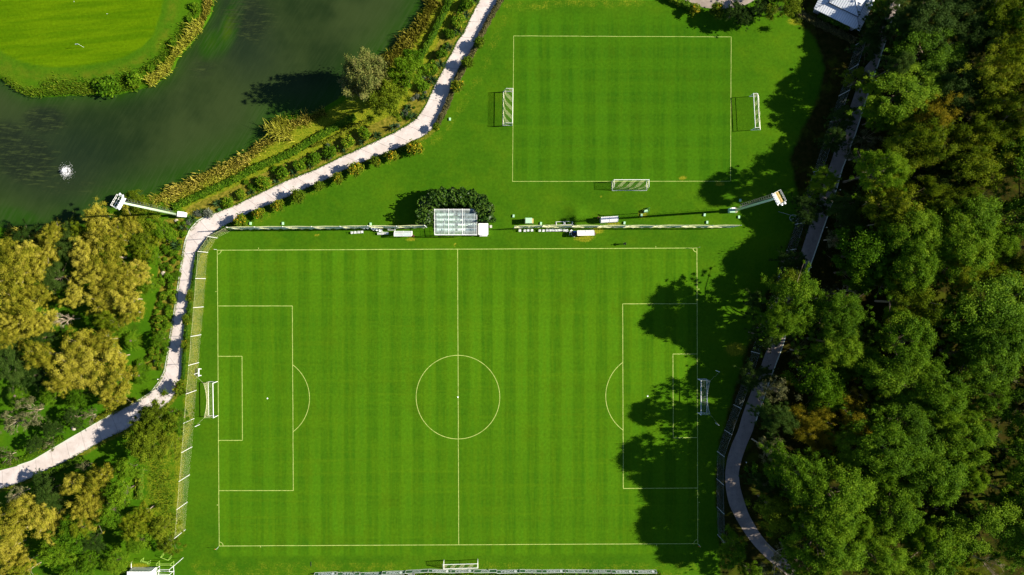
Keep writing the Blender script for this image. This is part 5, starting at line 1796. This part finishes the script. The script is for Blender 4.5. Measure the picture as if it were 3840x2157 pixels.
# slim pole with curled head and cabinet
o = W(2414, 799)
g = thing('irrigation_pole', 'tall slim green pole with curled hose head beside a green cabinet', 'pole', o)
MB().tube([(0, 0, 0), (0, 0, 5.3)], [.07, .045], 8).build('pole', M['cabinet'], g)
MB().tube([(0, 0, 5.3), (-.25, .1, 5.7), (-.6, .35, 5.75), (-.95, .2, 5.5), (-1.1, 0, 5.25)], .09, 6).build('arm', M['darkgreen'], g)
MB().tube([(0, 0, 0), (-.3, .5, .5), (.4, .8, .35), (.9, 1.0, .6), (1.3, 1.15, .3)], .08, 6).build('hose', M['darkgreen'], g)
MB().box((.35, .35, .35), (.75, .5, .7), .2).build('cabinet', M['cabinet'], g)

# ------------------------------------------------------------------ advertising boards
TX = ['CORNELIA', 'Cafe & Bar', 'Golf Greens', 'CORNELIA', 'Diamond', 'CORNELIA', 'CORNELIA', 'Diamond', 'CORNELIA', 'Golf Club', 'CORNELIA', 'De Luxe Resort', 'Tennis Club', 'CORNELIA', 'CORNELIA']
BP = [((1180.7, 2147.3), (1264.6, 2143.8)), ((1266, 2146), (1351, 2145.4)), ((1352.5, 2147), (1436, 2145)), ((1433.6, 2142.3), (1519, 2140.5)), ((1521, 2138.7), (1606.4, 2133.9)), ((1607, 2133.9), (1691, 2136.7)),
      ((1691.3, 2136.7), (1776.4, 2134)), ((1777.2, 2136.2), (1863, 2135.1)), ((1863, 2138.2), (1947, 2136)), ((1948.3, 2135), (2031.6, 2136.8)), ((2033.3, 2136.8), (2117.8, 2135)), ((2120, 2135.6), (2204, 2136.2)),
      ((2205, 2136.8), (2289.5, 2136.5)), ((2291.8, 2137.4), (2376.8, 2137.4)), ((2376.8, 2138), (2460.6, 2137))]


def text_mesh(body, width, height, script):
    cu = bpy.data.curves.new('lettering', 'FONT')
    cu.body = body
    cu.align_x, cu.align_y = 'CENTER', 'CENTER'
    cu.shear = .35 if script else 0
    cu.offset = .012 if script else .02
    ob = bpy.data.objects.new('lettering_source', cu)
    COL.objects.link(ob)
    dg = bpy.context.evaluated_depsgraph_get()
    me = bpy.data.meshes.new_from_object(ob.evaluated_get(dg))
    bpy.data.objects.remove(ob)
    co = np.empty(len(me.vertices) * 3, np.float32)
    me.vertices.foreach_get('co', co)
    co = co.reshape(-1, 3)
    mn, mx = co.min(0), co.max(0)
    co[:, 0] = (co[:, 0] - (mn[0] + mx[0]) / 2) * width / max(mx[0] - mn[0], 1e-6)
    co[:, 1] = (co[:, 1] - (mn[1] + mx[1]) / 2) * height / max(mx[1] - mn[1], 1e-6)
    co[:, 2] = 0
    me.vertices.foreach_set('co', co.ravel())
    me.update()
    me.materials.clear()
    me.materials.append(M['letters'])
    me.name = 'lettering'
    return me


tcache = {}
tiltb = math.radians(17)
nthc = {}
for i, ((pa, pb), t_) in enumerate(zip(BP, TX)):
    a, b_ = W(*pa), W(*pb)
    L = (b_ - a).length - .03
    mid = (a + b_) / 2
    xa = (a - b_).normalized()
    ya = Matrix.Rotation(-tiltb, 3, xa) @ Vector((0, 0, 1))
    if ya.y > 0: ya = Matrix.Rotation(tiltb, 3, xa) @ Vector((0, 0, 1))
    za = xa.cross(ya)
    Mx = Matrix.Identity(4)
    for r_ in range(3):
        Mx[r_][0], Mx[r_][1], Mx[r_][2] = xa[r_], ya[r_], za[r_]
    Mx.translation = mid + Vector((0, 0, .05))
    g = thing('advertising_board', '%s advertising board from the left, green with white %s' % (['first', 'second', 'third', 'fourth', 'fifth', 'sixth', 'seventh', 'eighth', 'ninth', 'tenth', 'eleventh', 'twelfth', 'thirteenth', 'fourteenth', 'last'][i], 'capitals and ball emblem' if t_ == 'CORNELIA' else 'script lettering'),
              'advertising board', (0, 0, 0), 0, 'advertising boards along the bottom touchline')
    g.matrix_world = Mx
    hb = 1.0
    MB().box((0, hb / 2, -.02), (L - .1, hb - .08, .03)).build('panel', M['boardgreen'], g)
    fr = MB()
    for y in (.03, hb - .03): fr.box((0, y, 0), (L, .04, .05))
    for x in (-L / 2 + .035, L / 2 - .035): fr.box((x, hb / 2, .002), (.04, hb - .11, .05))
    fr.build('frame', M['letters'], g)
    sup = MB()
    for x in (-L / 2 + .5, L / 2 - .5):
        sup.tube([(x, hb * .9, -.04), (x, .25, -.62), (x, .04, -.06)], .025, 4)
    sup.build('support', M['steel'], g)
    sc = t_ != 'CORNELIA'
    key = t_
    if key not in tcache:
        tcache[key] = text_mesh(t_, 2.75 if not sc else .28 * len(t_), .62 if not sc else .50, sc)
    tx = link('lettering', tcache[key], g)
    tx.location = (.25 if not sc else 0, hb / 2, .004)
    if not sc:
        em = MB()
        em.add([(-1.62 + .34 * math.cos(k * PI / 10), hb / 2 + .34 * math.sin(k * PI / 10), .004) for k in range(20)], [tuple(range(20))])
        em.build('emblem', M['letters'], g)
# frame behind the boards
o = MB().tube([(-.7, 0, 0), (-.6, -.2, .9), (.6, -.2, .9), (.7, 0, 0)], .05, 6).tube([(-.65, -.12, .5), (.65, -.12, .5)], .04, 6).build('hurdle', M['white'])
o.location = W(1542, 2150)
prop(o, 'low white hurdle behind the fifth advertising board', 'hurdle')

# ------------------------------------------------------------------ corner flags, golf flag, hurdles, bollards
for (px, py), lab in zip(((813, 936.5), (2616, 928.5), (820, 2051), (2619.5, 2041.5)), ('corner flag at the upper left corner of the main pitch', 'corner flag at the upper right corner of the main pitch', 'corner flag at the lower left corner of the main pitch', 'corner flag at the shaded lower right corner')):
    g = thing('corner_flag', lab, 'corner flag', W(px, py), 0, 'orange corner flags')
    MB().tube([(0, 0, 0), (0, 0, 1.55)], .025, 6).build('pole', M['letters'], g)
    fl = MB()
    for i in range(4):
        x0, x1 = i * .11, (i + 1) * .11
        y0, y1 = .05 * math.sin(i * 1.3), .05 * math.sin((i + 1) * 1.3)
        fl.add([(x0 - .44, y0, 1.15), (x1 - .44, y1, 1.15), (x1 - .44, y1, 1.5), (x0 - .44, y0, 1.5)], [(0, 1, 2, 3)])
    fl.build('flag', M['orangeflag'], g)
g = thing('golf_flag', 'white golf flag on the mown island green', 'golf flag', Q(0, 0, 842, 476))
MB().tube([(0, 0, -.05), (0, 0, 2.2)], .02, 6).build('pole', M['letters'], g)
fl = MB()
for i in range(5):
    x0, x1 = -i * .14, -(i + 1) * .14
    fl.add([(x0, .06 * math.sin(i), 1.65), (x1, .06 * math.sin(i + 1), 1.65), (x1, .06 * math.sin(i + 1), 2.17), (x0, .06 * math.sin(i), 2.17)], [(0, 1, 2, 3)])
fl.build('flag', M['letters'], g)
for (c, r, x, y), lab in zip(((0, 0, 745, 17), (0, 0, 1076, 140)), ('white golf ball near the top edge of the green', 'white golf ball in the upper middle of the green')):
    o = MB().ball((0, 0, .06), .06, 8, 6).build('golf_ball', M['letters'])
    o.location = Q(c, r, x, y)
    prop(o, lab, 'golf ball', 'golf balls on the green')
o = MB().box((0, -.72, .04), (.75, .16, .08)).box((0, .72, .04), (.75, .16, .08)).box((0, 0, .52), (.22, 1.72, .1)).box((0, -.72, .28), (.12, .12, .42)).box((0, .72, .28), (.12, .12, .42)).build('training_hurdle', M['white'])
o.location = W(749, 1396)
prop(o, 'white I-shaped training hurdle above the left goal', 'hurdle')
for (c, r, x, y), lab in zip(((0, 2, 1605, 913), (3, 0, 1066, 822), (3, 1, 706, 466), (3, 1, 572, 842), (3, 1, 415, 1240), (2, 3, 2340, 303), (2, 3, 2470, 500)),
                             ('white-topped bollard light on the lawn by the path bend', 'bollard light right of the path below the white-roofed building', 'bollard light right of the path level with the right mast', 'bollard light right of the path below the mast-level one', 'dark bollard light beside the path above the leaning pines', 'bollard light inside the lower bend of the right path', 'bollard light in the shade right of the lower path')):
    g = thing('bollard_light', lab, 'bollard light', Q(c, r, x, y), 0, 'bollard lights beside the paths')
    MB().tube([(0, 0, 0), (0, 0, .8)], .07, 8).build('post', M['black'], g)
    MB().tube([(0, 0, .8), (0, 0, .95), (0, 0, 1.0)], [.1, .1, .03], 10).build('lamp_head', M['letters'], g)
o = MB().tube([(0, 0, 0), (0, 0, 1.0)], .05, 8).tube([(0, 0, 1.0), (0, 0, 1.25), (0, 0, 1.35)], [.16, .16, .04], 10).build('path_lamp', M['black'])
o.location = Q(0, 1, 1903, 857)
prop(o, 'dark path lamp on the corner of the white path', 'lamp')
o = MB().tube([(0, 0, 0), (0, 0, .5), (0, 0, .52)], [.34, .36, .30], 14).build('waste_tub', M['darkgreen'])
o.location = Q(0, 1, 2210, 662)
prop(o, 'round dark green tub at the lake-side edge of the path', 'tub')
# loose hose by the right net
rngp = random.Random(2)
hp = []
for i in range(60):
    t = i / 59
    if t < .4:
        q = N(3, 1, 100 + 240 * t / .4 * .9, 680 + 60 * t / .4)
    else:
        a_ = (t - .4) / .6 * 2 * PI * 2.6
        q = N(3, 1, 255 + 40 * math.cos(a_ + 2.5), 745 + 34 * math.sin(a_ + 2.5))
    hp.append(W(*q) + Vector((0, 0, .05 + .012 * i / 10)))
prop(MB().tube(hp, .025, 5).build('garden_hose', M['greyplastic']), 'pale coiled hose on the shaded grass below the right mast', 'hose')
# dark drain plate lying on the grass near the boards
o = MB().box((0, 0, .03), (.10, 1.05, .06)).build('dark_plank', M['black'])
o.location = W(1166.3, 2115.5)
prop(o, 'thin dark bar lying on the grass above the first board', 'bar')

# ------------------------------------------------------------------ fountain
o = Q(0, 1, 665, 275, -.3)
g = thing('fountain', 'white spray fountain floating in the lake', 'fountain', (o.x, o.y, -.40))
MB().tube([(0, 0, 0), (0, 0, .12)], [.55, .5], 14).build('float', M['black'], g)
MB().tube([(0, 0, .1), (0, 0, .5)], [.1, .06], 8).build('nozzle', M['steel'], g)
M['spray'] = mat('white_spray', (.88, .88, .90), .4, .5, .02)
rng = np.random.default_rng(9)
cn = 3600
th = rng.uniform(0, 2 * PI, cn)
v0 = rng.normal(1.9, .45, cn)
el = rng.normal(1.22, .16, cn)
tt = rng.uniform(0, 1.05, cn)
vr, vz = v0 * np.cos(el), v0 * np.sin(el) + 1.4
r_ = vr * tt
z_ = .45 + vz * tt - 4.9 * tt * tt
z_ = np.where(z_ < .03, rng.uniform(.02, .1, cn), z_)
land = rng.random(cn) < .5
r_ = np.where(land, np.abs(rng.normal(0, .72, cn)), r_)
z_ = np.where(land, rng.uniform(.01, .08, cn), z_)
p = np.c_[r_ * np.cos(th), r_ * np.sin(th) * 1.0, z_]
v, f = cards(p, np.tile([0, 0, 1.0], (cn, 1)), .038, rng, .8)
link('spray', npmesh('spray', v, f, None, M['spray']), g)

# ------------------------------------------------------------------ white-roofed building
ang = -math.atan2(84.8, 173.6)
o = W(3052.2, 32.8, 2.7)
g = thing('pavilion', 'pavilion with a two-tier white metal roof at the top right', 'building', (o.x, o.y, 0), ang)
BW, BD, IN = 11.0, 10.5, 2.0
MB().box((BW / 2, BD / 2, 1.3), (BW - 1.6, BD - 1.6, 2.6)).build('wall', M['wall'], g)


def ring(mb, x0, y0, x1, y1, za, inset, zb):
    v = [(x0, y0, za), (x1, y0, za), (x1, y1, za), (x0, y1, za), (x0 + inset, y0 + inset, zb), (x1 - inset, y0 + inset, zb), (x1 - inset, y1 - inset, zb), (x0 + inset, y1 - inset, zb)]
    mb.add(v, [(0, 1, 5, 4), (1, 2, 6, 5), (2, 3, 7, 6), (3, 0, 4, 7)])
    mb.add([(x, y, z - .09) for x, y, z in v[:4]] + v[:4], [(0, 1, 5, 4), (1, 2, 6, 5), (2, 3, 7, 6), (3, 0, 4, 7), (3, 2, 1, 0)])
    return v


lo = MB()
ring(lo, 0, 0, BW, BD, 2.7, IN + .25, 3.45)
hi = MB()
ux0, uy0, ux1, uy1 = IN, IN, BW - IN, BD - IN
ring(hi, ux0, uy0, ux1, uy1, 3.75, (uy1 - uy0) / 2 - .01, 5.0)
low = lo.build('lower_roof', M['roofmetal'], g)
hig = hi.build('upper_roof', M['roofmetal'], g)


def seams(x0, y0, x1, y1, za, inset, zb):
    mb = MB()
    k = .5
    t = x0 + k
    while t < x1 - .1:
        d = min(t - x0, x1 - t, inset)
        for ya, sg in ((y0, 1), (y1, -1)):
            mb.tube([(t, ya, za + .02), (t, ya + sg * d, za + (zb - za) * d / inset + .02)], .022, 3)
        t += k
    t = y0 + k
    while t < y1 - .1:
        d = min(t - y0, y1 - t, inset)
        for xa, sg in ((x0, 1), (x1, -1)):
            mb.tube([(xa, t, za + .02), (xa + sg * d, t, za + (zb - za) * d / inset + .02)], .022, 3)
        t += k
    for cx_, cy_, sx_, sy_ in ((x0, y0, 1, 1), (x1, y0, -1, 1), (x1, y1, -1, -1), (x0, y1, 1, -1)):
        mb.tube([(cx_, cy_, za + .03), (cx_ + sx_ * inset, cy_ + sy_ * inset, zb + .03)], .06, 4)
    return mb


M['seam'] = mat('roof_seam', (.16, .17, .20), .4, .4, .05, 2)  # seam colour darkened to include the shade lines beside the ribs
seams(0, 0, BW, BD, 2.7, IN + .25, 3.45).build('roof_seams', M['seam'], low)
seams(ux0, uy0, ux1, uy1, 3.75, (uy1 - uy0) / 2 - .01, 5.0).build('roof_seams', M['seam'], hig)
gt = MB()
gt.tube([(ux0 - .02, uy0 - .02, 3.70), (ux1 + .02, uy0 - .02, 3.70), (ux1 + .02, uy1 + .02, 3.70), (ux0 - .02, uy1 + .02, 3.70), (ux0 - .02, uy0 - .02, 3.70)], .09, 6)
gt.build('eave_shade_strip', M['shadegap'], hig)  # dark strip drawn where the upper eave only leaves a shadow
MB().box((BW / 2, BD / 2, 3.2), (BW - 2 * IN - .9, BD - 2 * IN - .9, 1.0)).build('shaded_roof_gap', M['shadegap'], g)  # black infill that carries the shade of the gap under the upper roof

# white container, bottom left
o = W(522, 2176, 2.4)
g = thing('storage_container', 'white storage container at the bottom left edge', 'container', (o.x, o.y, 0))
MB().box((0, 0, 1.2), (5.0, 3.6, 2.4)).build('body', M['plastic'], g)
rf = MB().box((0, 0, 2.44), (5.15, 3.75, .08))
for i in range(7): rf.box((-2.2 + i * .73, 0, 2.5), (.04, 3.7, .05))
rf.build('roof', M['letters'], g)
MB().box((2.52, -.3, 1.1), (.04, 1.0, 2.0)).build('door', M['greyplastic'], g)
g = thing('fence_panel', 'pale timber rail frame above the white container', 'rail frame', W(497, 2120))
MB().tube([(0, -.95, .5), (0, .9, .5)], .06, 5).build('end_rail', M['letters'], g)
MB().tube([(.05, -.95, .5), (2.9, -1.0, .5)], .05, 5).build('long_rail', M['letters'], g)
for x, y in ((0, -.95), (0, .9), (2.9, -1.0)):
    MB().tube([(x, y, 0), (x, y, .44)], .05, 5).build('post', M['wood'], g)
rb = random.Random(4)
for i, lab in enumerate(('left heap of pale stacked boards behind the container', 'middle heap of pale stacked boards behind the container', 'right heap of pale stacked boards behind the container')):
    mb = MB()
    for k in range(7):
        mb.box((rb.uniform(-.5, .5), rb.uniform(-.25, .25), .06 + .09 * k), (rb.uniform(.7, 1.5), rb.uniform(.12, .4), .07), rb.uniform(-.6, .6))
    ob = mb.build('board_heap', M['palebark'])
    ob.location = W(508 + 24 * i, 2136)
    prop(ob, lab, 'board heap', 'board heaps behind the container')


# ------------------------------------------------------------------ person
def person(loc, rz):
    bm = bmesh.new()
    sl = bm.verts.layers.skin.new()

    def vtx(p, r, root=False):
        v = bm.verts.new(p)
        v[sl].radius = (r, r) if not isinstance(r, tuple) else r
        v[sl].use_root = root
        return v

    def chain(start, pts):
        prev = start
        for p, r in pts:
            v = vtx(p, r)
            bm.edges.new((prev, v))
            prev = v
        return prev
    pel = vtx((0, 0, .95), (.155, .11), True)
    neck = chain(pel, [((0, .01, 1.12), (.15, .10)), ((0, .01, 1.30), (.175, .115)), ((0, 0, 1.44), (.12, .085)), ((0, -.01, 1.52), (.055, .055))])
    chain(neck, [((0, -.02, 1.60), (.07, .08)), ((0, -.02, 1.68), (.078, .095)), ((0, -.015, 1.75), (.06, .07))])
    bm.verts.ensure_lookup_table()
    chest = bm.verts[2]
    for s_ in (-1, 1):
        hip = chain(pel, [((s_ * .09, 0, .88), .092), ((s_ * .11, -.01, .50), .062), ((s_ * .12, .02, .12), .045), ((s_ * .125, -.03, .05), .045), ((s_ * .135, -.17, .035), .035)])
        wr = chain(chest, [((s_ * .19, 0, 1.40), .062), ((s_ * .30, .06, 1.16), .045), ((s_ * .23, -.16, 1.05), .034), ((s_ * .20, -.21, 1.045), .036)])
        for k in range(4):
            chain(wr, [((s_ * (.215 - .018 * k), -.265, 1.05 - .004 * k), .0095), ((s_ * (.205 - .016 * k), -.30 - .006 * (k in (1, 2)), 1.035), .0085), ((s_ * (.195 - .014 * k), -.315, 1.01), .0075)])
        chain(wr, [((s_ * .165, -.215, 1.065), .011), ((s_ * .150, -.245, 1.075), .009)])
    me = bpy.data.meshes.new('body_cage')
    bm.to_mesh(me)
    bm.free()
    ob = bpy.data.objects.new('body_cage', me)
    COL.objects.link(ob)
    ob.modifiers.new('skin', 'SKIN')
    sd = ob.modifiers.new('sub', 'SUBSURF')
    sd.levels = 2
    dg = bpy.context.evaluated_depsgraph_get()
    body = bpy.data.meshes.new_from_object(ob.evaluated_get(dg))
    bpy.data.objects.remove(ob)
    body.name = 'body'
    body.materials.clear()
    for m in ('cloth', 'skin', 'black'): body.materials.append(M[m])
    for p in body.polygons:
        c = p.center
        p.use_smooth = True
        hand = c.y < -.20 and .95 < c.z < 1.12
        p.material_index = 1 if (c.z > 1.50 or hand) else (2 if c.z < .09 else 0)
    t = link('person', body)
    t.location = loc
    t.rotation_euler = (0, 0, rz)
    prop(t, 'person in dark clothes standing above the upper touchline with elbows out', 'person')
    MB().ball((0, -.005, 1.70), .098, 12, 8, 1.0, True).build('hair', M['hair'], t, True)
    fc = MB()
    fc.ball((0, -.115, 1.665), .016, 6, 5, 1.4)
    for s_ in (-1, 1): fc.ball((s_ * .082, -.015, 1.665), .02, 6, 5, 1.5)
    fc.build('nose_and_ears', M['skin'], t)
    ey = MB()
    for s_ in (-1, 1): ey.ball((s_ * .03, -.102, 1.685), .010, 6, 5)
    ey.box((0, -.104, 1.622), (.045, .01, .008))
    ey.build('eyes_and_mouth', M['black'], t)
    tb = MB().box((0, -.28, 1.085), (.30, .20, .02)).build('tablet', M['black'])
    tb.location = loc
    tb.rotation_euler = (0, 0, rz)
    prop(tb, 'dark flat clipboard held by the person near the touchline', 'clipboard')


person(W(2341, 915), math.radians(-80))

# ------------------------------------------------------------------ light, world, camera
w = bpy.data.worlds.new('World')
S.world = w
w.use_nodes = True
nt = w.node_tree
sky = nt.nodes.new('ShaderNodeTexSky')
sky.sky_type = 'NISHITA'
sky.sun_disc = False
sky.sun_elevation = SUN_EL
sky.sun_rotation = PI / 2 - SUN_AZ
sky.air_density = .75
sky.altitude = 2500
sky.ozone_density = 2.0
sky.dust_density = .6
nt.links.new(sky.outputs[0], nt.nodes['Background'].inputs[0])
nt.nodes['Background'].inputs[1].default_value = .08
sd = bpy.data.lights.new('sun', 'SUN')
sd.energy = 5.0
sd.angle = math.radians(.53)
sd.color = (1.0, .93, .80)
so = bpy.data.objects.new('sun', sd)
COL.objects.link(so)
dv = Vector((math.cos(SUN_EL) * math.cos(SUN_AZ), math.cos(SUN_EL) * math.sin(SUN_AZ), math.sin(SUN_EL)))
so.rotation_euler = dv.to_track_quat('Z', 'Y').to_euler()
so.location = dv * 200

cd = bpy.data.cameras.new('camera')
co = bpy.data.objects.new('camera', cd)
COL.objects.link(co)
co.location = (CX, CY, CAMH)
co.rotation_euler = (0, 0, 0)
fw = 3840 * K
cd.sensor_width = 36.0
cd.lens = 36.0 * CAMH / fw
cd.shift_x = -CX / fw
cd.shift_y = -CY / fw
cd.clip_end = 3000
S.camera = co
S.view_settings.view_transform = 'Standard'
S.view_settings.look = 'None'
S.view_settings.exposure = 1.25
S.view_settings.gamma = 1.0
S.cycles.max_bounces = 6
S.cycles.transparent_max_bounces = 12
